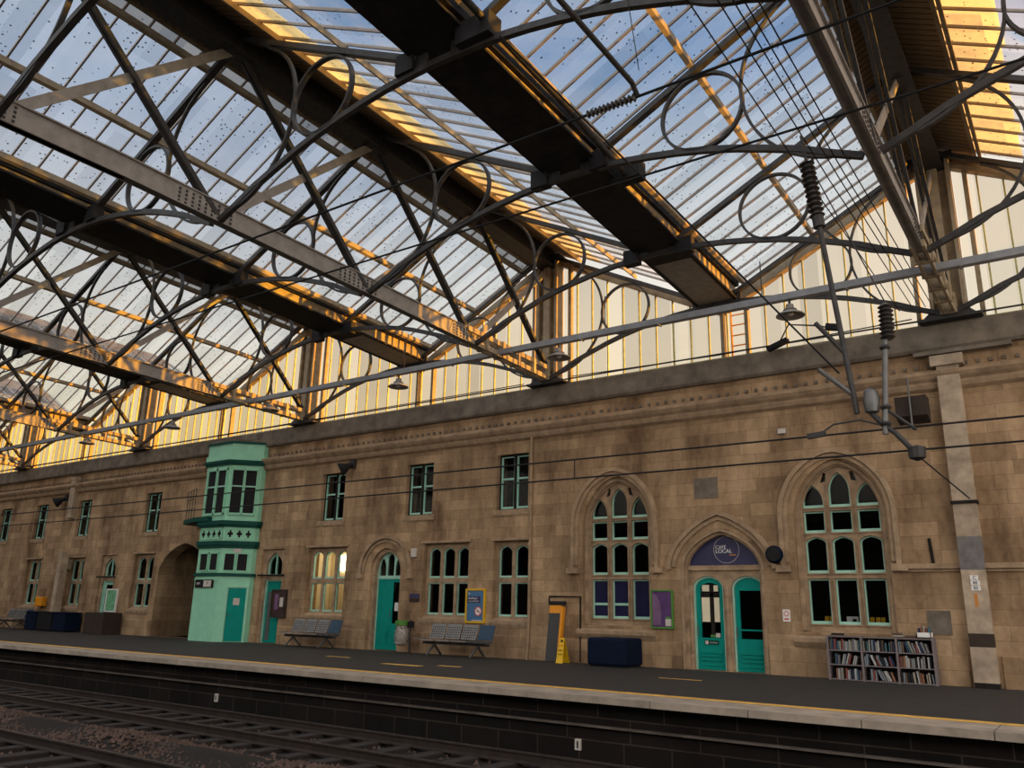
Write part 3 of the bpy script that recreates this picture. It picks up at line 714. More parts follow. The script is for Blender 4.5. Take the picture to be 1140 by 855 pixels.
def rail_mb(y):
    m = MB(); z = -.8
    m.plate([(y-.07, z-.16), (y-.07, z-.145), (y-.012, z-.125), (y-.012, z-.045), (y-.036, z-.03), (y-.036, z-.004), (y-.028, z), (y+.028, z), (y+.036, z-.004), (y+.036, z-.03), (y+.012, z-.045), (y+.012, z-.125), (y+.07, z-.145), (y+.07, z-.16)], [], 'x', XL, XR+6)
    return m
for y, l in ((10.95, 'rail of the far track nearest the platform wall'), (9.45, 'rail of the far track beside the heaped ballast'), (6.95, 'rail of the near track beside the heaped ballast'), (5.45, 'rail of the near track at the bottom left corner')):
    tag(rail_mb(y).build('rail', M['rail']), 'long worn steel ' + l, 'rail', 'running rails')
def sleeper(x, yc, label, first):
    o = first.copy() if first else MB().box(-.12, .12, -1.25, 1.25, -.09, .05).build('sleeper', M['sleeper'], bevel=.015)
    if first: COL.objects.link(o)
    o.location = (x, yc, -1.005); tag(o, label, 'sleeper', 'track sleepers'); return o
s0 = None
k = 0
x = -44.0
while x < -3.6:
    o = sleeper(x, 10.2, 'dark sleeper under the far track beside the platform wall', s0); s0 = s0 or o; x += .7
x = -19.6
while x < -9.0:
    sleeper(x, 6.2, 'dark sleeper under the near track at the bottom left', s0); x += .7
# ballast heap: uncountable stones
st = MB(); rr = random.Random(3)
for i in range(7500):
    x = rr.uniform(-30, -4.0); y = rr.gauss(8.2, .5)
    if not 7.15 < y < 9.25: continue
    h = -1.03 + .17*math.exp(-((y-8.25)/.5)**2)*(.8+.3*math.sin(x*1.3)); r = rr.uniform(.025, .06)
    a = rr.uniform(0, PI); ca, sa = math.cos(a)*r, math.sin(a)*r; q = rr.uniform(.5, .9)
    st.add([(x+ca, y+sa, h), (x-sa*q, y+ca*q, h+.2*r), (x-ca, y-sa, h), (x+sa*q, y-ca*q, h-.1*r), (x+.3*ca, y+.2*sa, h+r*.9), (x, y, h-r*.8)],
           [(0,1,4),(1,2,4),(2,3,4),(3,0,4),(1,0,5),(2,1,5),(3,2,5),(0,3,5)])
for i in range(2500):
    x = rr.uniform(-30, -3.0); y = rr.choice([rr.uniform(9.6, 11.4), rr.uniform(5.5, 7.1)]); r = rr.uniform(.02, .045); h = -1.02
    a = rr.uniform(0, PI); ca, sa = math.cos(a)*r, math.sin(a)*r
    st.add([(x+ca, y+sa, h), (x-sa, y+ca, h), (x-ca, y-sa, h), (x+sa, y-ca, h), (x, y, h+r), (x, y, h-r)], [(0,1,4),(1,2,4),(2,3,4),(3,0,4),(1,0,5),(2,1,5),(3,2,5),(0,3,5)])
tag(st.build('ballast_stones', M['ballast']), 'heaped brown ballast stones between the two tracks', 'ballast', kind='stuff')
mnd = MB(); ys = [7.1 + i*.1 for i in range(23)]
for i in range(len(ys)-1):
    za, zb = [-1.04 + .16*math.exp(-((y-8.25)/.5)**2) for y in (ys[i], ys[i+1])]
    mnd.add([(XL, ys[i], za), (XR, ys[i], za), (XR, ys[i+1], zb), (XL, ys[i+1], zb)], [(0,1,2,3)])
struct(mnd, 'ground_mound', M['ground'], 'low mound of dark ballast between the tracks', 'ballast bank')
for x, z_, l in ((-15.96, -.72, 'small white marker plate on the platform wall at left'), (-6.94, -.74, 'small white marker plate on the platform wall near the middle')):
    P = thing('marker_plate', l, 'marker', (x, 11.75, z_), 'trackside marker plates')
    MB().box(x-.05, x+.05, 11.745, 11.78, z_-.08, z_+.08).build('plate', M['offw'], P); MB().box(x-.012, x+.012, 11.738, 11.746, z_-.05, z_+.05).build('numeral', M['rubber'], P)

# ------------------------------------------------------------------ roof
XC = [-1.86 - 10.16*k for k in range(5)]
YN = [18.9 - 3.72*k for k in range(7)]
def cam_(y): return .024*(18.9 - max(y, 6.0))
PLACE = ['over the pale pier at right', 'over the downpipe at the middle', 'above the narrow teal door', 'above the arched passage', 'at the far left']
COLN = ['above the pale number-plated pier', 'above the downpipe at the middle', 'above the narrow teal door right of the mint bay', 'above the passage left of the mint bay', 'at the far left end of the wall']
def lin(ya, yb): return sorted({ya, yb} | ({6.0} if ya < 6 < yb else set()))

# trusses (built at XC[0], then copied)
def make_truss():
    X = XC[0]
    T = thing('roof_truss', '', 'roof truss', (X, 18.9, 7.48), 'main roof trusses')
    ch = MB(); ys = [YN[6], 6.0, YN[1]]
    for a, b in zip(ys, ys[1:]):
        za, zb = 7.48+cam_(a), 7.48+cam_(b)
        for x0, x1, d0, d1 in ((X-.05, X+.05, 0, .38), (X-.09, X+.09, 0, .025), (X-.09, X+.09, .355, .38)):
            ch.hexa([(x0,a,za+d0),(x0,b,zb+d0),(x1,b,zb+d0),(x1,a,za+d0),(x0,a,za+d1),(x0,b,zb+d1),(x1,b,zb+d1),(x1,a,za+d1)])
    ch.build('bottom_chord', M['irongrey'], T)
    la = MB()
    for dz in (.04, .33):
        la.bar((X-.1, YN[1]-.3, 7.5+cam_(YN[1])+dz), (X-.1, 18.75, 7.5+dz), .05, .13); la.bar((X+.1, YN[1]-.3, 7.5+cam_(YN[1])+dz), (X+.1, 18.75, 7.5+dz), .05, .13)
    for k in range(5):
        y = YN[1] + .4 + k*.72; la.box(X-.16, X+.16, y, y+.1, 7.46+cam_(y), 7.9+cam_(y))
    la.build('end_lattice', M['irontan'], T)
    tc = MB()
    for a, b in ((YN[6], 6.0), (6.0, 18.8)):
        za, zb = 10.92+cam_(a), 10.92+cam_(b)
        for x0, x1, d0, d1 in ((X-.16, X-.10, 0, .58), (X+.10, X+.16, 0, .58), (X-.24, X+.24, -.02, .03)):
            tc.hexa([(x0,a,za+d0),(x0,b,zb+d0),(x1,b,zb+d0),(x1,a,za+d0),(x0,a,za+d1),(x0,b,zb+d1),(x1,b,zb+d1),(x1,a,za+d1)])
    tc.build('top_chord', M['iron'], T)
    for i in range(6):
        yw, yc = YN[i], YN[i+1]                      # wall side, camera side
        zb_w, zb_c = 7.62+cam_(yw), 7.62+cam_(yc); zt_w, zt_c = 11.0+cam_(yw), 11.0+cam_(yc)
        s = MB()
        if i < 4:
            for dx in (-.05, .05): s.bar((X+dx, yc+.05, zt_c), (X+dx, yw-.05, zb_w), .09, .06, (1,0,0)); 
            s.build('diagonal_strut', M['iron'], T)
        else:
            s.bar((X+.03, yc+.05, zt_c), (X+.03, yw-.05, zb_w), .16, .03, (1,0,0)); s.build('diagonal_strut', M['irongrey'], T)
        s = MB(); s.bar((X-.02, yc+.05, zb_c), (X-.02, yw-.1, zt_w), .17, .03, (1,0,0)); s.build('diagonal_tie', M['irongrey'], T)
    for i in range(1, 6):
        y = YN[i]; z0 = 7.49+cam_(y); g = MB()
        g.plate([(y-1.0, z0+.01), (y-.85, z0+.36), (y+.3, z0+.36), (y+.45, z0+.01)], [], 'x', X+.045, X+.062)
        for a in range(9):
            for b in range(4):
                py, pz = y-.8+a*.13, z0+.06+b*.075; g.cur = 1; g.box(X+.062, X+.075, py-.02, py+.02, pz-.02, pz+.02)
        g.build('riveted_gusset', [M['irongrey'], M['iron']], T)
        MB().plate([(y-.35, z0+3.4), (y-.2, z0+3.78), (y+.2, z0+3.78), (y+.35, z0+3.4)], [], 'x', X-.1, X+.1).build('top_gusset', M['iron'], T)
    return T
tr0 = make_truss(); tr0['label'] = 'riveted lattice roof truss ' + PLACE[0]
for k in range(1, 5): copy_tree(tr0, (XC[k], 18.9, 7.48), 'riveted lattice roof truss ' + PLACE[k])

# curled bracing frames, built in the bay XC[1]..XC[0] at the wall node
def arcpts(cx, cz, r, a0, a1, n=26): return [(cx + r*math.cos(a0+(a1-a0)*i/n), cz + r*math.sin(a0+(a1-a0)*i/n)) for i in range(n+1)]
def make_frame():
    X0 = XC[1]; SP = 10.16; y = 18.55; W_ = .09
    T = thing('bracing_frame', '', 'bracing frame', (X0+SP/2, y, 8.7), 'curled bracing frames')
    for sgn, xb in ((1, X0), (-1, X0+SP)):
        P = lambda u, z_: (xb + sgn*u, y, z_)
        MB().bar(P(.1, 11.25), P(4.65, 8.905), .1, .13, (0,1,0)).build('rafter', M['iron'], T)
        pts = [(.12, 7.5), (.5, 7.66), (1.0, 7.9), (1.5, 8.08), (2.0, 8.25), (2.5, 8.39), (3.0, 8.5), (3.5, 8.59), (4.0, 8.66), (4.5, 8.7), (5.08, 8.72)]
        MB().strip([P(*q) for q in pts], (0,1,0), W_, .1).build('arch_rib', M['iron'], T)
        MB().strip([P(*q) for q in arcpts(.2, 9.25, 1.65, math.radians(-86), math.radians(63))], (0,1,0), .07, .045).build('scroll', M['iron'], T)
        MB().strip([P(*q) for q in arcpts(2.53, 9.12, .70, 0, 2*PI, 40)[:-1]], (0,1,0), W_, .045, True).build('ring', M['iron'], T)
        MB().box(*sorted((xb+sgn*4.45, xb+sgn*4.85)), y-.02, y+.02, 8.72, 9.02).build('end_plate', M['iron'], T)
    return T
bays = [(XC[k+1] if k < 4 else XC[4]-10.16) + 5.08 for k in range(5)]
BAYN = ['over the cafe bay', 'over the blue poster bay', 'over the mint bay', 'left of the arched passage', 'over the far left bay']
ORD = ['against the wall', 'first out from the wall', 'second out from the wall', 'third out from the wall', 'fourth out from the wall', 'fifth out from the wall']
fr0 = make_frame(); fr0['label'] = 'dark curled iron bracing frame, against the wall ' + BAYN[0]
for b in range(5):
    for j in range(6):
        if b == 0 and j == 0: continue
        y = 18.55 if j == 0 else YN[j]
        if b == 4 and j > 1: continue
        copy_tree(fr0, (bays[b], y, 8.7 + cam_(y)), 'dark curled iron bracing frame, %s %s' % (ORD[j], BAYN[b]))
# half frames on the right of the last truss
def half_frame(y, label):
    T = thing('bracing_frame', label, 'bracing frame', (XC[0], y, 8.7 + cam_(y)), 'curled bracing frames at the right edge')
    P = lambda u, z_: (XC[0]+u, y, z_ + cam_(y))
    MB().bar(P(.1, 11.25), P(4.65, 8.905), .1, .13, (0,1,0)).build('rafter', M['iron'], T)
    pts = [(.12, 7.5), (.5, 7.66), (1.0, 7.9), (1.5, 8.08), (2.0, 8.25), (2.5, 8.39), (3.0, 8.5), (3.5, 8.59), (4.0, 8.66), (4.5, 8.7), (5.08, 8.72)]
    MB().strip([P(*q) for q in pts], (0,1,0), .09, .1).build('arch_rib', M['iron'], T)
    MB().strip([P(*q) for q in arcpts(.2, 9.25, 1.65, math.radians(-86), math.radians(63))], (0,1,0), .07, .045).build('scroll', M['iron'], T)
    MB().strip([P(*q) for q in arcpts(2.53, 9.12, .70, 0, 2*PI, 40)[:-1]], (0,1,0), .09, .045, True).build('ring', M['iron'], T)
for j in range(4): half_frame(18.55 if j == 0 else YN[j], 'dark curled half frame right of the pale pier truss, ' + ORD[j])

# glazed slopes
def zg(u): return 11.62 - .515*u
YB = [YN[6], 6.0, 18.9]
def make_slope(side):
    X = XC[0]
    T = thing('glazed_roof_slope', '', 'roof slope', (X, 18.9, 11.6), 'glazed roof slopes')
    P = lambda u, y, dz=0: (X + side*u, y, zg(u) + cam_(y) + dz)
    def slab(mb, u0, u1, ya, yb, d0, d1):
        mb.hexa([P(u0,ya,d0), P(u0,yb,d0), P(u1,yb,d0), P(u1,ya,d0), P(u0,ya,d1), P(u0,yb,d1), P(u1,yb,d1), P(u1,ya,d1)])
    g = MB()
    for a, b in zip(YB, YB[1:]): g.add([P(.1,a), P(.1,b), P(4.66,b), P(4.66,a)], [(0,1,2,3)])
    g.build('glass', M['rglass'], T)
    bm = MB(); y = YN[6] + .2
    while y < 18.8:
        slab(bm, .1, 4.66, y-.016, y+.016, -.04, .02); y += .51
    bm.build('glazing_bars', M['bars'], T)
    for u in (.95, 2.7, 4.42):
        p = MB()
        for a, b in zip(YB, YB[1:]): slab(p, u-.035, u+.035, a, b, -.16, -.041)
        p.build('purlin', M['irontan'], T)
    bd = MB(); ub = .82 if side > 0 else .62
    for a, b in zip(YB, YB[1:]): slab(bd, .0, ub, a, b, -.12, -.09)
    bd.build('ridge_boards', M['boards'], T)
    ed = MB()
    for a, b in zip(YB, YB[1:]): slab(ed, ub, ub+.07, a, b, -.14, -.067)
    ed.build('edge_plank', M['irontan'], T)
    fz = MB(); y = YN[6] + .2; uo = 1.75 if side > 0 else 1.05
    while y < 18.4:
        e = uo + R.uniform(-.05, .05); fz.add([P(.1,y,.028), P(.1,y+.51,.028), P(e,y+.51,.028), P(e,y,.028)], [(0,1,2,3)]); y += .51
    fz.build('lapped_glass', M['frost'] if side < 0 else M['sunglow_glass'], T)  # same lapped strip: grey copy left, copy with sun glow tinted in right
    return T
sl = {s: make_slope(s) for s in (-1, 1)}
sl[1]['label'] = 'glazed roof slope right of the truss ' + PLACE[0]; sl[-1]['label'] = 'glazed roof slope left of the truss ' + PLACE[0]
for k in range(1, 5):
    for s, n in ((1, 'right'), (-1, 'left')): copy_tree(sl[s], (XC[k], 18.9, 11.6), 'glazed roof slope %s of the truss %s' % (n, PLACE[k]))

# valley gutter girders
def make_gutter():
    X = XC[0] - 5.08
    T = thing('valley_gutter_girder', '', 'gutter girder', (X, 18.9, 8.8), 'valley gutter girders')
    gz = lambda y: 8.74 + .044*(18.9 - max(y, 6.0))
    gt = lambda y: 9.26 + cam_(y) - .02
    def seg(mb, x0, x1, ya, yb, f0, f1):
        mb.hexa([(x0,ya,f0(ya)),(x0,yb,f0(yb)),(x1,yb,f0(yb)),(x1,ya,f0(ya)),(x0,ya,f1(ya)),(x0,yb,f1(yb)),(x1,yb,f1(yb)),(x1,ya,f1(ya))])
    ye = 15.9
    so = MB()
    for a, b in ((YN[6], 6.0), (6.0, ye)): seg(so, X-.45, X+.45, a, b, gz, lambda y: gz(y)+.03)
    so.build('soffit_plate', M['gutter'], T)
    eb = MB(); seg(eb, X-.45, X+.45, ye, 18.7, lambda y: gz(y)+.02, lambda y: gz(y)+.05)
    for k in range(14): eb.box(X-.4+k*.06, X-.37+k*.06, ye+.25, ye+.3, gz(ye)-.0, gz(ye)+.03)
    eb.build('end_soffit', M['irongrey'], T)
    for x0, x1, nm in ((X+.41, X+.45, 'side_web'), (X-.45, X-.41, 'side_web')):
        w_ = MB()
        for a, b in ((YN[6], 6.0), (6.0, 18.7)): seg(w_, x0, x1, a, b, lambda y: gz(y)+.03, gt)
        w_.build(nm, M['irontan'], T)
    for sgn in (-1, 1):
        fl = MB()
        for a, b in ((YN[6], 6.0), (6.0, 18.7)):
            xa, xb = sorted((X+sgn*.45, X+sgn*.54)); seg(fl, xa, xb, a, b, lambda y: gz(y), lambda y: gz(y)+.05); seg(fl, xa, xb, a, b, lambda y: gt(y)-.1, lambda y: gt(y)+.04)
        fl.build('edge_angle', M['gutter'], T)
    for y in YN[1:6]:
        z0 = gz(y)
        MB().box(X-.8, X-.45, y-.1, y+.1, z0-.24, z0+.1).build('bracket_box', M['gutter'], T)
        MB().box(X+.45, X+.8, y-.1, y+.1, z0-.24, z0+.1).build('bracket_box', M['gutter'], T)
    return T
g0 = make_gutter(); g0['label'] = 'dark valley gutter girder ' + BAYN[0]
for b in range(1, 5): copy_tree(g0, (bays[b], 18.9, 8.8), 'dark valley gutter girder ' + BAYN[b])
copy_tree(g0, (XC[0]+5.08, 18.9, 8.8), 'dark valley gutter girder beyond the right edge')

# iron columns on the parapet
def make_column():
    X = XC[0]
    T = thing('iron_column', '', 'column', (X, 18.75, 7.38), 'iron roof columns')
    c = MB(); c.box(X-.35, X-.27, 18.56, 18.94, 7.5, 11.2); c.box(X+.27, X+.35, 18.56, 18.94, 7.5, 11.2); c.box(X-.27, X+.27, 18.72, 18.78, 7.5, 11.2)
    c.box(X-.1, X+.1, 18.56, 18.72, 7.5, 11.1)
    c.build('shaft', M['irontan'], T)
    b = MB(); b.box(X-.6, X+.6, 18.5, 19.05, 7.38, 7.44); b.hexa([(X-.5,18.52,7.44),(X-.5,19.0,7.44),(X+.5,19.0,7.44),(X+.5,18.52,7.44),(X-.36,18.55,7.58),(X-.36,18.95,7.58),(X+.36,18.95,7.58),(X+.36,18.55,7.58)])
    b.build('base_shoe', M['iron'], T)
    MB().box(X-.45, X+.45, 18.5, 19.0, 11.12, 11.24).build('cap_plate', M['iron'], T)
    return T
c0 = make_column(); c0['label'] = 'iron roof column on the parapet ' + COLN[0]
for k in range(1, 5): copy_tree(c0, (XC[k], 18.75, 7.38), 'iron roof column on the parapet ' + COLN[k])
# gable glazing on the parapet
def make_gable():
    X0, X1 = XC[1], XC[0]; xm = (X0+X1)/2
    T = thing('gable_screen', '', 'glazed screen', (xm, YW+.1, 7.38), 'glazed gable screens')
    hz = lambda x: 11.2 - .515*(min(x-X0, X1-x))
    MB().plate([(X0+.36, 7.42), (X0+.36, hz(X0+.36)), (xm, hz(xm)), (X1-.36, hz(X1-.36)), (X1-.36, 7.42)], [], 'y', YW+.1, YW+.106).build('glass', M['gglass'], T)
    b = MB(); x = X0 + .82
    while x < X1-.5:
        b.box(x-.018, x+.018, YW+.045, YW+.1, 7.4, hz(x)); x += .485
    b.build('glazing_bars', M['gbars'], T)
    for xx in (X0+.6, xm+.0, xm+.62, X1-.62): MB().box(xx-.045, xx+.045, YW-.02, YW+.14, 7.4, hz(xx)).build('post', M['irontan'], T)
    MB().bar((X0+.3, YW+.04, hz(X0+.3)+.06), (xm, YW+.04, hz(xm)+.06), .2, .2, (0,1,0)).build('head_rafter', M['irontan'], T)
    MB().bar((X1-.3, YW+.04, hz(X1-.3)+.06), (xm, YW+.04, hz(xm)+.06), .2, .2, (0,1,0)).build('head_rafter', M['irontan'], T)
    MB().box(X0+.36, X1-.36, YW-.02, YW+.12, 7.38, 7.42).build('sill_bar', M['gbars'], T)
    MB().box(X0+.36, X1-.36, YW-.06, YW-.02, 7.5, 7.53).build('rail', M['iron'], T)
    return T
ga = make_gable(); ga['label'] = 'glazed end screen above the parapet ' + BAYN[0]
for b in range(1, 5): copy_tree(ga, (bays[b], YW+.1, 7.38), 'glazed end screen above the parapet ' + BAYN[b])
copy_tree(ga, (XC[0]+5.08, YW+.1, 7.38), 'glazed end screen above the parapet at the right edge')
# ladder outside the end screen
L_ = thing('ladder', 'ladder standing outside behind the end glazing over the cafe', 'ladder', (-6.75, 19.7, 7.4))
lm = MB(); lm.tube([(-7.0, 19.7, 7.2), (-7.0, 19.7, 9.0)], .03, 6); lm.tube([(-6.55, 19.7, 7.2), (-6.55, 19.7, 9.0)], .03, 6); lm.build('stile', M['orange'], L_)
for k in range(6): MB().tube([(-7.0, 19.7, 7.4+k*.28), (-6.55, 19.7, 7.4+k*.28)], .02, 6).build('rung', M['orange'], L_)

# cable tray with bell lamps
T = thing('cable_tray', 'long grey cable tray slung under the trusses along the platform', 'cable tray', (-20, 16.2, 7.6))
tm = MB(); tm.plate([(16.12, 7.56), (16.12, 7.70), (16.135, 7.70), (16.135, 7.575), (16.265, 7.575), (16.265, 7.70), (16.28, 7.70), (16.28, 7.56)], [], 'x', -50, 9); tm.build('tray', M['tray'], T)
hg = MB()
x = -46
while x < 2:
    hg.box(x-.02, x+.02, 16.1, 16.3, 7.54, 7.575); x += 2.03
hg.build('clamp_straps', M['tray'], T)
for k in range(5):
    for dx in (-3.2, 0, 3.2):
        X = XC[k]+dx
        MB().tube([(X, 16.2, 7.57), (X, 16.2, 7.62 if dx == 0 else 8.55)], .012, 6).build('hanger_rod', M['iron'], T)
def make_lamp(x, label):
    T = thing('bell_lamp', label, 'lamp', (x, 16.2, 7.2), 'bell lamps under the cable tray')
    MB().tube([(x, 16.2, 7.56), (x, 16.2, 7.44)], .025).build('stem', M['iron'], T)
    MB().lathe([(.04, 7.46), (.075, 7.45), (.09, 7.36), (.13, 7.345), (.14, 7.33)], (x, 16.2, 0), 16).build('lamp_housing', M['irongrey'], T, True)
    MB().lathe([(.10, 7.35), (.14, 7.30), (.27, 7.235), (.29, 7.2), (.27, 7.2), (.13, 7.27), (.05, 7.29)], (x, 16.2, 0), 20).build('shade', M['irongrey'], T, True)
    MB().lathe([(.0, 7.29), (.06, 7.27), (.075, 7.24), (.05, 7.21), (.0, 7.2)], (x, 16.2, 0), 12).build('bulb', M['offw'], T, True)
    return T
l0 = make_lamp(-4.5, 'grey bell lamp hanging right of the cafe sign')
for x, l in ((-10.11, 'grey bell lamp hanging beside the column above the downpipe'), (-15.4, 'grey bell lamp hanging above the upper window over the round-arched door'),
             (-20.9, 'grey bell lamp hanging in front of the second column from the mint bay'), (-26.2, 'grey bell lamp hanging left of the mint bay'), (-31.9, 'grey bell lamp hanging at the far left, over the passage')):
    copy_tree(l0, (x, 16.2, 7.2), l)

# overhead line equipment -----------------------------------------------
def wire(name, pts, r, label, cat, group=None, mat='rubber'):
    return tag(MB().tube(pts, r, 6).build(name, M[mat]), label, cat, group)
y0 = 10.15
def sagw(za, zb, x0=-45, x1=9, n=30, sag=0): return [(x0+(x1-x0)*i/n, y0, za+(zb-za)*i/n - sag*math.sin(PI*i/n)) for i in range(n+1)]
wire('overhead_wire', sagw(3.42, 3.34), .012, 'upper overhead wire of the far track crossing the facade', 'wire', 'overhead wires of the far track')
wire('overhead_wire', sagw(3.10, 3.08), .012, 'lower overhead contact wire of the far track crossing the facade', 'wire', 'overhead wires of the far track')
for x, l in ((-6.05, 'thin dropper between the overhead wires left of the first big window hood'),(-27.0, 'thin dropper between the overhead wires in front of the mint bay')):
    wire('dropper', [(x, y0, 3.09), (x, y0, 3.37)], .008, l, 'dropper')
wire('cross_cable', [(-45, 8.15, 7.5), (-20, 8.15, 7.46), (9, 8.15, 7.5)], .02, 'dark steel cable slung across under the trusses, nearer one', 'cable', 'cross cables under the trusses')
wire('cross_cable', [(-45, 10.1, 7.6), (-20, 10.1, 7.57), (9, 10.1, 7.6)], .02, 'dark steel cable slung across under the trusses, further one', 'cable', 'cross cables under the trusses')
for i, x in enumerate((-2.9, -2.62, -2.48, -2.38, -2.25)):
    wire('feeder_wire', [(x, 3, 7.85), (x+.02, 12, 7.75), (x+.06, 18.75, 7.8)], .009, 'thin feeder wire running to the wall, %s of five' % ('leftmost', 'second', 'middle', 'fourth', 'rightmost')[i], 'wire', 'feeder wires beside the right truss')
wire('stay_wire', [(-4.75, 6.3, 7.5), (-3.47, 8.28, 5.75), (-2.28, 10.12, 4.1)], .012, 'dark stay wire slanting down to the hanging support pole', 'wire')
# drop tube with ribbed insulator
T = thing('support_pole', 'slanting hanging support pole with ribbed insulator, right of the middle', 'support pole', (-2.45, y0, 7.5))
A, B = Vector((-2.5, y0, 7.45)), Vector((-2.12, y0, 3.58))
def along(t_): return A + (B-A)*t_
MB().tube([along(.32), B], .034, 10).build('tube', M['iron'], T, True)
pts = []; rs = []
for k in range(11):
    for dt_, r in ((0, .05), (.006, .1), (.012, .05)): pts.append(along(.10+k*.02+dt_)); rs.append(r)
MB().tube(pts, rs, 14).build('insulator', M['ins'], T, True)
MB().tube([along(-.01), along(.1)], .02, 8).build('hanger_rod', M['iron'], T)
MB().tube([along(.31), along(.35)], .075, 10).build('clamp', M['iron'], T)
MB().tube([along(.94), along(.94)+Vector((-.38, 0, .38))], .03, 8).build('side_arm', M['steel'], T)
MB().tube([along(.80), along(.80)+Vector((-.32, 0, .45))], .03, 8).build('side_arm', M['iron'], T)
MB().lathe([(.02, -.17), (.08, -.14), (.1, 0), (.08, .11), (.03, .15)], (-1.95, y0, 3.72), 12).build('counterweight', M['steel'], T, True)
T = thing('registration_arm', 'vertical tube with grey insulator carrying the wire clamps', 'support arm', (-1.75, y0, 4.9))
MB().tube([(-1.69, y0, 4.9), (-1.73, y0, 4.45), (-1.83, y0, 3.3)], .035, 10).build('tube', M['steel'], T, True)
pts = []; rs = []
for k in range(8):
    for dt_, r in ((0, .06), (.025, .09), (.05, .06)): pts.append((-1.69-.001*k, y0, 4.88-k*.055-dt_)); rs.append(r)
MB().tube(pts, rs, 14).build('insulator', M['ins'], T, True)
MB().tube([(-1.68, y0, 4.9), (-2.42, y0, 7.0)], .008, 6).build('suspension_wire', M['iron'], T)
MB().tube([(-2.0, y0, 3.62), (-1.85, y0, 3.42), (-1.72, y0, 3.3), (-1.55, y0, 3.07)], .03, 8).build('arm', M['iron'], T)
MB().tube([(-1.8, y0, 3.6), (-1.5, y0, 3.32)], .018, 8).build('stay', M['iron'], T)
MB().lathe([(.02, -.09), (.09, -.06), (.1, .06), (.02, .09)], (-1.52, y0, 3.05), 10).build('wire_clamp', M['iron'], T)
for z_ in (4.35, 3.62, 3.42): MB().lathe([(.05, -.025), (.065, 0), (.05, .025)], (-1.74-(4.35-z_)*.08, y0, z_), 12).build('collar', M['iron'], T)
MB().tube([(-2.6, y0, 3.36), (-2.4, y0, 3.48), (-2.1, y0, 3.5), (-1.83, y0, 3.4)], .012, 6).build('jumper_loop', M['iron'], T)
MB().bar((-2.72, y0, 3.36), (-2.5, y0, 3.38), .06, .06).build('wire_splice', M['iron'], T)
wire('stay_wire', [(-1.5, y0, 3.0), (-1.05, y0, 2.5)], .008, 'thin stay wire trailing below the wire clamp', 'wire')
# pipe and rods beside the cafe gutter
T = thing('gutter_pipe', 'dark pipe running beside the gutter girder over the cafe bay', 'pipe', (-6.1, 9, 9.0))
MB().tube([(-5.9, 4, 9.25), (-6.02, 7.8, 9.2), (-6.05, 10, 9.1), (-6.2, 12.4, 9.05)], .055, 10).build('pipe', M['iron'], T, True)
for y in (7.7, 12.3): MB().box(-6.5, -5.9, y-.15, y+.15, 8.95, 9.3).build('bracket', M['gutter'], T)
T = thing('rod_insulator', 'long rod with a horizontal insulator on the nearer cross cable', 'insulator', (-4.0, 8.1, 7.6))
MB().tube([(-3.95, 3.5, 7.62), (-3.95, 8.0, 7.6), (-3.95, 8.15, 7.5)], .035, 8).build('rod', M['iron'], T)
pts = []; rs = []
for k in range(12):
    for dt_, r in ((0, .03), (.025, .06), (.05, .03)): pts.append((-4.68+k*.06+dt_, 8.15, 7.485)); rs.append(r)
MB().tube(pts, rs, 10).build('insulator', M['ins'], T, True)
MB().tube([(-3.5, 6.5, 9.6), (-3.8, 7.9, 7.65)], .006, 6).build('hanger_wire', M['iron'], T)
# small dark fittings along the parapet
T = thing('floodlight', 'small black floodlight on a curved arm in front of the parapet', 'floodlight', (-5.2, 18.6, 7.5))
MB().tube([(-5.5, 18.6, 7.42), (-5.2, 18.5, 7.85), (-4.6, 18.45, 7.7), (-4.3, 18.45, 7.6)], .02, 8).build('arm', M['iron'], T, True)
MB().bar((-4.35, 18.45, 7.62), (-4.05, 18.45, 7.55), .14, .14).build('lamp_head', M['rubber'], T)
MB().bar((-5.75, 18.6, 7.35), (-5.25, 18.55, 7.5), .16, .1).build('base', M['rubber'], T)
wire('parapet_cable', [(-50, 18.62, 7.5), (-30, 18.62, 7.46), (-12.8, 18.62, 7.5)], .014, 'dark cable along the foot of the end glazing, left stretch', 'cable')
wire('parapet_cable', [(-11.2, 18.62, 7.5), (-7, 18.62, 7.42), (-2.6, 18.62, 7.52)], .014, 'dark cable along the foot of the end glazing, cafe stretch', 'cable')

# things on the wall -------------------------------------------------------
T = thing('wall_pier', 'pale stone pier with number plates and grey patches', 'pier', (-2.05, YW, 0))
px0, px1 = -2.25, -1.83
for z0, z1, m, n in ((.0, .1, 'black', 'foot_recess'), (.1, .75, 'pier', 'stone_shaft'), (.75, 1.0, 'brown', 'cement_patch'), (1.0, 2.2, 'pier', 'stone_shaft'), (2.2, 2.85, 'patch', 'cement_patch'), (2.85, 3.5, 'pier', 'stone_shaft'), (3.56, 6.4, 'pier', 'stone_shaft')):
    MB().box(px0, px1, YW-.22, YW+.03, z0, z1).build(n, M[m], T)
MB().box(px0-.03, px1+.03, YW-.26, YW+.02, 3.5, 3.56).build('iron_strap', M['black'], T)
MB().box(px0-.1, px1+.1, YW-.3, YW, 6.4, 6.62).build('capital', M['pier'], T)
MB().box(px0-.4, px1+1.0, YW-.28, YW-.1, 6.66, 6.74).build('pipe_bracket', M['parapet'], T)
for z0, s in ((2.05, 'C'), (1.95, '48'), (1.85, '50')):
    pz = MB().box(-2.1, -1.96 + (0 if s == 'C' else .02), YW-.235, YW-.22, z0-.045, z0+.045).build('number_plate', M['white'], T)
    text(s, 'number', pz, (-2.025, YW-.238, z0), .085, M['rubber'])
MB().box(-2.07, -2.01, YW-.225, YW-.218, 1.5, 1.75).build('rust_stain', M['amber'], T)
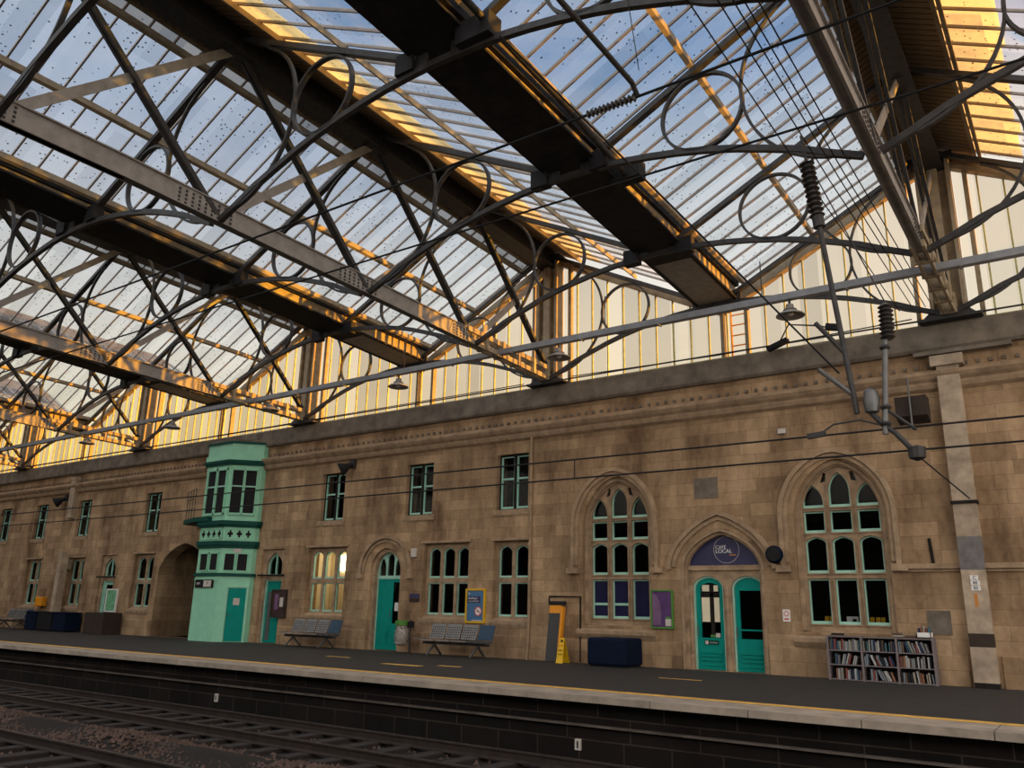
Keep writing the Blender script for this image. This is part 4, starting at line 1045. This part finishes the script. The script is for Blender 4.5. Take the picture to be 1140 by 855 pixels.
def poster(name, label, x0, x1, z0, z1, frame, face, fw=.04):
    T = thing(name, label, 'poster', ((x0+x1)/2, YW-.03, z0))
    MB().plate([(x0,z0),(x0,z1),(x1,z1),(x1,z0)], [[(x0+fw,z0+fw),(x0+fw,z1-fw),(x1-fw,z1-fw),(x1-fw,z0+fw)]], 'y', YW-.07, YW).build('frame', M[frame], T)
    MB().box(x0+fw, x1-fw, YW-.045, YW-.02, z0+fw, z1-fw).build('print', M[face], T); return T
T = poster('framed_poster', 'yellow-framed blue poster with a no-smoking roundel', -14.78, -14.1, .88, 1.81, 'yframe', 'bluep', .05)
MB().box(-14.73, -14.27, YW-.052, YW-.045, 1.43, 1.60).build('title_band', M['navy'], T)
text('Smoking is', 'lettering', T, (-14.69, YW-.054, 1.55), .075, M['white'], align='LEFT')
text('not permitted', 'lettering', T, (-14.69, YW-.054, 1.475), .065, M['offw'], align='LEFT')
MB().lathe([(.11, -.004), (.11, .004)], (-14.33, YW-.049, 1.2), 24, 'y').build('roundel', M['white'], T)
MB().strip([(-14.33+.115*math.cos(a), YW-.054, 1.2+.115*math.sin(a)) for a in [2*PI*i/32 for i in range(32)]], (0,1,0), .006, .022, True).build('roundel_ring', M['red'], T)
MB().bar((-14.41, YW-.054, 1.28), (-14.25, YW-.054, 1.12), .006, .02, (1,0,1)).build('roundel_slash', M['red'], T)
MB().box(-14.39, -14.28, YW-.055, YW-.05, 1.19, 1.21).build('cigarette_symbol', M['rubber'], T)
MB().lathe([(.028, -.003), (.028, .003)], (-14.66, YW-.049, 1.68), 12, 'y').build('logo_dot', M['offw'], T)
MB().box(-14.55, -14.2, YW-.052, YW-.045, .94, .965).build('footer_line', M['offw'], T)
T = poster('framed_poster', 'green-framed purple poster with small white notice, left of the cafe doors', -9.06, -8.48, .9, 1.8, 'gframe', 'purple', .035)
pts = [(-9.02, .98)] + [(-9.02+.24*math.sin(PI/2*i/10)*1, 1.0+.62*math.cos(PI/2*(1-i/10))*1.05) for i in range(0)] + [(-8.8, .98), (-8.79, 1.3), (-8.82, 1.5), (-8.9, 1.66), (-9.02, 1.74)]
MB().plate(pts, [], 'y', YW-.052, YW-.045).build('lilac_curve', M['lilac'], T)
MB().box(-8.68, -8.53, YW-.056, YW-.045, .96, 1.12).build('notice', M['offw'], T); MB().box(-8.67, -8.55, YW-.056, YW-.046, 1.12, 1.17).build('notice_heading', M['gframe'], T)
T = poster('framed_poster', 'dark framed film-style poster between the narrow teal door and the lit window', -23.15, -22.4, .84, 1.76, 'brown', 'darkp', .05)
MB().box(-22.98, -22.8, YW-.052, YW-.045, 1.1, 1.6).build('pale_figure', M['lilac'], T); MB().box(-22.72, -22.55, YW-.052, YW-.045, 1.2, 1.5).build('pale_figure', M['offw'], T)
T = poster('framed_poster', 'white-framed green poster above the brown cabinet', -33.5, -32.7, .84, 1.75, 'white', 'greenp', .05)
def slab_thing(name, label, cat, x0, x1, y0_, y1, z0, z1, mat, bev=.01, group=None):
    cx = ((x0+x1)/2, (y0_+y1)/2, z0)
    return tag(MB().box(x0, x1, y0_, y1, z0, z1).build(name, M[mat], bevel=bev, loc=cx), label, cat, group)
T = thing('notice', 'small white no-smoking notice right of the cafe doors', 'notice', (-5.8, YW, 1.13))
MB().box(-5.88, -5.72, YW-.015, YW, 1.13, 1.39).build('plate', M['white'], T)
MB().strip([(-5.8+.05*math.cos(a), YW-.018, 1.3+.05*math.sin(a)) for a in [2*PI*i/20 for i in range(20)]], (0,1,0), .006, .014, True).build('red_ring', M['red'], T)
MB().box(-5.85, -5.75, YW-.018, YW-.014, 1.17, 1.2).build('text_line', M['red'], T)
T = thing('wall_speaker', 'round dark blue wall speaker right of the cafe arch', 'speaker', (-5.95, YW, 2.6))
MB().lathe([(.1, -.02), (.19, -.05), (.2, -.14), (.17, -.2), (.05, -.21)], (-5.95, YW, 2.58), 24, 'y').build('housing', M['navybox'], T, True)
MB().lathe([(.16, -.2), (.15, -.215), (.02, -.22)], (-5.95, YW, 2.58), 24, 'y').build('grille', M['rubber'], T, True)
def horn(x, z_, label):
    T = thing('horn_speaker', label, 'speaker', (x, YW, z_), 'black horn speakers')
    MB().box(x+.15, x+.35, YW-.1, YW, z_+.05, z_+.35).build('bracket', M['iron'], T)
    MB().tube([(x+.27, YW-.12, z_+.16), (x+.2, YW-.22, z_+.1), (x+.1, YW-.32, z_+.02), (x+.02, YW-.4, z_-.04)], [.08, .1, .18, .24], 14).build('horn', M['rubber'], T, True)
    return T
horn(-19.95, 5.6, 'black horn speaker on the wall right of the upper window over the lit window')
horn(-38.3, 5.55, 'black horn speaker on the wall beside the pale post at left')
T = thing('box_speaker', 'dark box speaker hung on the wall left of the pale pier', 'speaker', (-2.75, YW, 5.5))
MB().hexa([(-3.05,18.2,5.3),(-3.05,18.6,5.2),(-2.45,18.6,5.2),(-2.45,18.2,5.3),(-3.05,18.2,5.72),(-3.05,18.6,5.72),(-2.45,18.6,5.72),(-2.45,18.2,5.72)]).build('cabinet', M['brown'], T)
MB().box(-2.8, -2.7, 18.55, YW-.004, 5.45, 5.6).build('bracket', M['steel'], T); MB().tube([(-2.75, 18.15, 6.1), (-2.75, 18.15, 5.0)], .02, 8).build('rod', M['steel'], T)
for x, z_, l in ((-5.62, 5.33, 'tiny white box high on the wall above the right big window'), (-16.82, 2.72, 'small white alarm box right of the round-arched door')):
    slab_thing('alarm_box', l, 'alarm box', x-.09, x+.09, YW-.1, YW, z_, z_+.26 if z_ < 4 else z_+.12, 'offw', .015)
T = thing('wall_plaque', 'small dark two-line plaque right of the round-arched door', 'plaque', (-16.74, YW, 1.43))
MB().box(-16.93, -16.56, YW-.02, YW, 1.54, 1.66).build('upper_plate', M['navy'], T); MB().box(-16.93, -16.56, YW-.02, YW, 1.42, 1.53).build('lower_plate', M['brown'], T)
slab_thing('wall_box', 'orange box mounted on the wall at far left above the bench', 'box', -38.95, -38.35, YW-.25, YW, .98, 1.38, 'orange', .04)
slab_thing('wall_box', 'small grey box on the wall in front of the dim narrow window at left', 'box', -37.2, -36.7, YW-.2, YW, 2.55, 2.95, 'irontan', .02)
def pipe(name, pts, r, label, mat='iron', shoe=None):
    T = thing(name, label, 'pipe', pts[-1])
    MB().tube(pts, r, 10).build('pipe', M[mat], T, True)
    for q in (shoe or []): MB().lathe([(r*1.5, -.05), (r*1.7, 0), (r*1.5, .05)], q, 12).build('pipe_collar', M[mat], T)
    return T
pipe('downpipe', [(-12.62, YW-.06, 6.2), (-12.62, YW-.06, 1.0), (-12.66, YW-.07, 0)], .035, 'thin downpipe running down the wall right of the two-light window', 'dress', [(-12.62, YW-.06, 3), (-12.65, YW-.06, 1.0)])
pipe('conduit', [(-12.0, YW-.03, 1.45), (-12.0, YW-.03, 1.62), (-11.05, YW-.03, 1.62), (-11.05, YW-.03, .02)], .022, 'dark conduit looping over the leaning orange ramp', 'black')
pipe('conduit', [(-2.75, YW-.03, 2.34), (-2.78, YW-.03, 2.85)], .03, 'short rusty pipe stub on the string course', 'black')
T = thing('pale_post', 'tall pale post against the wall at left, near the dark bins', 'post', (-36.8, 18.5, 0))
MB().box(-36.95, -36.65, 18.35, 18.65, 0, 3.3).build('shaft', M['pier'], T); MB().box(-36.98, -36.62, 18.32, 18.68, 0, .06).build('foot', M['black'], T)
T = thing('wall_pilaster', 'short pale pilaster high on the wall above the pale post', 'pilaster', (-37.35, YW, 4.8))
MB().box(-37.55, -37.15, YW-.2, YW, 4.8, 6.5).build('shaft', M['pier'], T); MB().box(-37.6, -37.1, YW-.24, YW, 6.5, 6.62).build('capital', M['pier'], T)
slab_thing('cabinet', 'plain brown cabinet standing beside the pale green door', 'cabinet', -33.4, -32.0, 18.0, 18.75, 0, .82, 'brown', .015)

# bins at left
for i, (x0, x1, l) in enumerate(((-38.3, -37.4, 'dark navy bin left of the pale post'), (-37.3, -36.1, 'black bin behind the pale post'), (-35.95, -35.0, 'dark bin right of the pale post'))):
    T = thing('bin', l, 'bin', ((x0+x1)/2, 18.4, 0), 'bins by the pale post')
    MB().box(x0, x1, 18.05, 18.75, .03, .72).build('body', M['navybox' if i != 1 else 'rubber'], T, bevel=.03)
    MB().box(x0-.02, x1+.02, 18.03, 18.77, .72, .78).build('lid', M['navybox' if i != 1 else 'rubber'], T, bevel=.02)
# navy box
T = thing('storage_box', 'large rounded dark navy box under the first big arched window', 'box', (-9.78, 18.33, 0))
MB().box(-10.3, -9.27, 17.85, 18.78, .03, .66).build('body', M['navybox'], T, bevel=.07)
MB().box(-10.24, -9.33, 17.91, 18.72, .0, .06).build('plinth', M['rubber'], T)
# orange ramp
T = thing('access_ramp', 'folded grey and orange wheelchair ramp leaning upright on the wall', 'ramp', (-11.7, 18.6, 0))
def leanbox(mb, x0, x1, z0, z1, t0, t1):
    f = lambda z_: 18.5 + .16*z_
    mb.hexa([(x0, f(z0)+t0, z0), (x0, f(z0)+t1, z0), (x1, f(z0)+t1, z0), (x1, f(z0)+t0, z0), (x0, f(z1)+t0, z1), (x0, f(z1)+t1, z1), (x1, f(z1)+t1, z1), (x1, f(z1)+t0, z1)]); return mb
leanbox(MB(), -11.9, -11.55, .02, 1.2, 0, .06).build('deck', M['grate'], T)
leanbox(MB(), -11.9, -11.55, 1.2, 1.4, -.005, .065).build('end_panel', M['orange'], T)
leanbox(MB(), -11.55, -11.48, .02, 1.36, -.02, .1).build('side_rail', M['orange'], T)
leanbox(MB(), -11.93, -11.45, 1.4, 1.5, -.03, .08).build('carry_handle', M['rubber'], T, bevel=.02)
# wet floor sign
T = thing('wet_floor_sign', 'yellow folding wet-floor sign beside the leaning ramp', 'sign', (-11.32, 18.35, 0))
sg = MB(); sg.hexa([(-11.42,18.25,.0),(-11.42,18.27,.0),(-11.22,18.27,.0),(-11.22,18.25,.0),(-11.38,18.40,.6),(-11.38,18.42,.6),(-11.26,18.42,.6),(-11.26,18.40,.6)]); sg.build('front_leaf', M['wet'], T)
sg = MB(); sg.hexa([(-11.42,18.58,.0),(-11.42,18.6,.0),(-11.22,18.6,.0),(-11.22,18.58,.0),(-11.38,18.42,.6),(-11.38,18.44,.6),(-11.26,18.44,.6),(-11.26,18.42,.6)]); sg.build('back_leaf', M['wet'], T)
sl_ = math.atan2(.15, .6)
MB().hexa([(-11.35,18.372,.5),(-11.35,18.38,.5),(-11.29,18.38,.5),(-11.29,18.372,.5),(-11.35,18.388,.56),(-11.35,18.396,.56),(-11.29,18.396,.56),(-11.29,18.388,.56)]).build('grip_slot', M['rubber'], T)
text('CAUTION', 'lettering', T, (-11.32, 18.345, .42), .028, M['red'], (PI/2-sl_, 0, 0)); text('WET', 'lettering', T, (-11.32, 18.318, .3), .06, M['rubber'], (PI/2-sl_, 0, 0)); text('FLOOR', 'lettering', T, (-11.32, 18.295, .21), .042, M['rubber'], (PI/2-sl_, 0, 0))
# litter bag
T = thing('litter_bag', 'clear litter bag on a green-topped hoop by the round-arched door', 'litter bin', (-16.75, 18.4, 0))
MB().lathe([(.17, .76), (.18, .74), (.2, .6), (.22, .4), (.19, .25), (.1, .2)], (-16.75, 18.4, 0), 14).build('bag', M['plastic'], T, True)
MB().lathe([(.12, .62), (.16, .5), (.15, .35), (.08, .24)], (-16.75, 18.4, 0), 9).build('rubbish', M['offw'], T)
MB().lathe([(.2, .76), (.21, .79), (.21, .87), (.16, .9)], (-16.75, 18.4, 0), 16).build('hoop_lid', M['gframe'], T, True)
MB().tube([(-16.48, 18.45, 0), (-16.48, 18.45, .85)], .03, 8).build('post', M['iron'], T); MB().lathe([(.09, .7), (.1, .76), (.1, .86), (.04, .9)], (-16.46, 18.45, 0), 12).build('stub_bin', M['rubber'], T, True)

# benches
def make_bench(x, y, label):
    T = thing('bench', label, 'bench', (x, y, 0), 'four-seat platform benches')
    for k in range(4):
        cx = x - .84 + k*.56; m = M['seat'] if k < 3 else M['blueseat']
        s = MB(); s.plate([(y-.24, .43), (y-.25, .40), (y+.2, .38), (y+.2, .41)], [], 'x', cx-.25, cx+.25)
        s.build('seat', m, T, bevel=.008)
        b = MB(); b.plate([(y+.17, .45), (y+.2, .45), (y+.34, .84), (y+.31, .84)], [], 'x', cx-.25, cx+.25)
        bo = b.build('backrest', m, T, bevel=.008)
        sp = MB()
        for i in range(6):
            for j in range(5):
                zz = .5+j*.062; yy = y+.17+(zz-.45)*.36; xx = cx-.19+i*.076; sp.box(xx-.016, xx+.016, yy-.004, yy+.004, zz-.02, zz+.02)
        if k < 3: sp.build('perforations', M['rubber'], bo)
    MB().box(x-1.15, x+1.12, y-.03, y+.04, .3, .37).build('beam', M['iron'], T)
    for sx in (-.75, .75):
        l = MB(); l.bar((x+sx, y-.32, .02), (x+sx, y+.02, .32), .05, .04); l.bar((x+sx, y+.3, .02), (x+sx, y-.02, .32), .05, .04); l.build('leg', M['steel'], T)
    MB().box(x-1.32, x-1.12, y-.24, y+.1, .43, .45).build('side_table', M['seat'], T)
    return T
b0 = make_bench(-14.55, 18.15, 'grey four-seat metal bench with a blue end seat under the blue poster')
copy_tree(b0, (-20.35, 18.15, 0), 'grey four-seat metal bench with a blue end seat under the lit window')
copy_tree(b0, (-39.6, 18.15, 0), 'grey four-seat metal bench with a blue end seat at the far left by the bins')

# bookcase and books ---------------------------------------------------
bx0, bx1, by0, by1 = -4.87, -2.87, 18.47, 18.78
T = thing('bookcase', 'long grey three-bay bookcase full of books under the right big window', 'bookcase', ((bx0+bx1)/2, 18.62, 0))
bays_x = [bx0 + i*(bx1-bx0)/3 for i in range(4)]
for i, x in enumerate(bays_x):
    MB().box(x-.02, x+.02, by0, by1, .0, .885).build('upright', M['shelf'], T)
SZ = [.03, .315, .595]
for i in range(3):
    for z_ in SZ + [.87]: MB().box(bays_x[i]+.02, bays_x[i+1]-.02, by0, by1, z_-.02, z_).build('shelf_board', M['shelf'], T)
MB().box(bx0, bx1, by1-.012, by1, .02, .87).build('back_panel', M['shelfd'], T)
def book_mesh(cn):
    m = MB(); h = [(-.5,-.5,0),(-.5,.5,0),(.5,.5,0),(.5,-.5,0)]
    m.add([(-.5,.5,0),(-.5,-.42,0),(-.3,-.5,0),(.3,-.5,0),(.5,-.42,0),(.5,.5,0),(.36,.5,0),(.36,-.36,0),(-.36,-.36,0),(-.36,.5,0)] + [(-.5,.5,1),(-.5,-.42,1),(-.3,-.5,1),(.3,-.5,1),(.5,-.42,1),(.5,.5,1),(.36,.5,1),(.36,-.36,1),(-.36,-.36,1),(-.36,.5,1)],
          [(0,1,11,10),(1,2,12,11),(2,3,13,12),(3,4,14,13),(4,5,15,14),(5,6,16,15),(6,7,17,16),(7,8,18,17),(8,9,19,18),(9,0,10,19),(0,9,8,1),(8,7,4,3,2,1),(7,6,5,4),(10,11,18,19),(11,12,13,14,17,18),(14,15,16,17)])
    m.cur = 1; m.box(-.36, .36, -.36, .46, .03, .96)
    me = m.build('book', [M['book '+cn], M['paper']]); d = me.data; bpy.data.objects.remove(me); return d
BM = {n: book_mesh(n) for n, c in BOOKC}
rb = random.Random(11)
ORDW = ['first', 'second', 'third', 'fourth', 'fifth', 'sixth', 'seventh', 'eighth', 'ninth', 'tenth', 'eleventh', 'twelfth', 'thirteenth', 'fourteenth', 'fifteenth', 'sixteenth', 'seventeenth', 'eighteenth', 'nineteenth', 'twentieth']
cols = [n for n, c in BOOKC]; wts = [5, 6, 4, 4, 2, 3, 2, 2, 1.5, 2]
bayn = ['left', 'middle', 'right']; shn = ['bottom', 'middle', 'top']
def put_book(cn, x, y, z_, th, dep, h, lean, label, group):
    o = bpy.data.objects.new('book', BM[cn]); COL.objects.link(o); o.location = (x, y, z_); o.scale = (th, dep, h); o.rotation_euler = (0, lean, 0)
    tag(o, label, 'book', group)
for b in range(3):
    for s in range(3):
        xa, xb = bays_x[b]+.03, bays_x[b+1]-.03
        x = xa; k = 0
        start = 0 if (b, s) not in ((1, 0), (0, 1), (0, 0)) else .1
        x += start
        lean_on = {(0,0): 0, (0,1): .28, (0,2): 0, (1,0): -.45, (1,1): -.35, (1,2): 0, (2,0): -.1, (2,1): 0, (2,2): -.3}[(b, s)]
        while k < 20:
            th = rb.uniform(.022, .043); h = rb.uniform(.165, .225); lean = 0
            if k > 2 and lean_on: lean = lean_on*rb.uniform(.6, 1.15)
            gap = th/max(.5, math.cos(lean)) + (.012 if lean else .002)
            if k == 3 and lean < 0: x += h*math.sin(-lean)*.9
            tip = x + gap + (h*math.sin(lean) if lean > 0 else 0)
            if tip > xb - .005: break
            cn = rb.choices(cols, wts)[0]
            z_ = SZ[s] + (th/2*abs(math.sin(lean)) if lean else 0) + .001
            put_book(cn, x+gap/2, by0+.02+.085, z_, th, .16, h, lean, '%s book, %s from the left on the %s shelf of the bookcase %s bay' % (cn, ORDW[k], shn[s], bayn[b]), 'books in the bookcase')
            x += gap + (rb.uniform(.0, .05) if rb.random() < .18 else 0); k += 1
# crate of books and loose books on top
T = thing('book_crate', 'white crate of books on the right end of the bookcase', 'crate', (-3.0, 18.6, .885))
cr = MB(); cr.box(-3.15, -2.89, 18.5, 18.76, .885, .9)
for a in ((-3.15, -2.89, 18.5, 18.515), (-3.15, -2.89, 18.745, 18.76), (-3.15, -3.135, 18.5, 18.76), (-2.905, -2.89, 18.5, 18.76)): cr.box(*a, .885, .99)
cr.build('tub', M['white'], T)
for i, cn in enumerate(('navy', 'orange', 'cream', 'red', 'teal')):
    put_book(cn, -3.11+i*.045, 18.63, .902, .035, .17, .17+.02*(i % 3), 0, '%s book standing in the white crate, %s from the left' % (cn, ORDW[i]), 'books in the white crate')
for i, (x, z_, cn, l) in enumerate(((-3.5, .886, 'cream', 'cream book lying on top of the bookcase, lower of two'), (-3.52, .93, 'brown', 'brown book lying on top of the bookcase, upper of two'), (-3.28, .886, 'brown', 'brown book lying flat left of the white crate'), (-4.7, .886, 'black', 'black book lying flat on the left end of the bookcase'))):
    o = bpy.data.objects.new('book', BM[cn]); COL.objects.link(o); o.location = (x-.09, 18.6, z_+.02); o.scale = (.04, .16, .2 if i < 3 else .26); o.rotation_euler = (0, PI/2, 0); tag(o, l, 'book', 'books lying on the bookcase')
# things on the cafe window sill
for k, x in enumerate((-5.06, -4.96, -4.86, -4.12, -4.0, -3.9)):
    T = thing('packet', 'yellow packet on the inside sill of the right big window, %s of six' % ('leftmost', 'second', 'third', 'fourth', 'fifth', 'rightmost')[k], 'packet', (x, YW+.45, 1.12), 'yellow packets behind the window')
    MB().hexa([(x-.04, 19.3, 1.1),(x-.04,19.35,1.1),(x+.04,19.35,1.1),(x+.04,19.3,1.1),(x-.04,19.31,1.24),(x-.04,19.34,1.24),(x+.04,19.34,1.24),(x+.04,19.31,1.24)]).build('pouch', M['wet'], T); MB().box(x-.04, x+.04, 19.32, 19.33, 1.24, 1.265).build('crimped_top', M['wet'], T)
T = thing('window_card', 'white card standing in the middle light of the right big window', 'card', (-4.5, YW+.4, 1.1))
MB().box(-4.62, -4.38, YW+.36, YW+.37, 1.1, 1.27).build('card', M['white'], T); MB().box(-4.5, -4.42, YW+.352, YW+.36, 1.16, 1.22).build('print', M['rubber'], T)

# ------------------------------------------------------------------ platform and building behind the photographer
struct(MB().box(XL, 12, -9, 2.6, -1.1, 0), 'floor_west', M['asphalt'], 'platform the photograph is taken from', 'platform')
struct(MB().box(-49.3, -49, -9.6, YW, -1.1, 11), 'wall_left_blocker', M['parapet'], 'unseen wall added beyond the left edge to darken that end', 'wall')  # unseen wall, added to cut the skylight from the open left end
struct(MB().box(XL, 12, -9.6, -9, 0, 7.4), 'wall_west', M['parapet'], 'dark stone building on the opposite platform', 'wall')
# ------------------------------------------------------------------ unseen block, added and shaped to shade the low sun
struct(MB().plate([(1.3,0),(1.3,8.9),(9,10.0),(70,10.0),(70,0)], [], 'y', 19.9, 20.9), 'wall_sun_blocker', M['stone'], 'unseen stone block added outside the right edge to block sunlight', 'sun blocker')
# render settings
SC.view_settings.view_transform = 'Standard'; SC.view_settings.look = 'None'
SC.view_settings.exposure = 0.0; SC.view_settings.gamma = 1.0
SC.view_settings.use_curve_mapping = False
SC.cycles.transparent_max_bounces = 48; SC.cycles.max_bounces = 8; SC.cycles.diffuse_bounces = 4
SC.cycles.sample_clamp_indirect = 6
SC.cycles.use_denoising = True
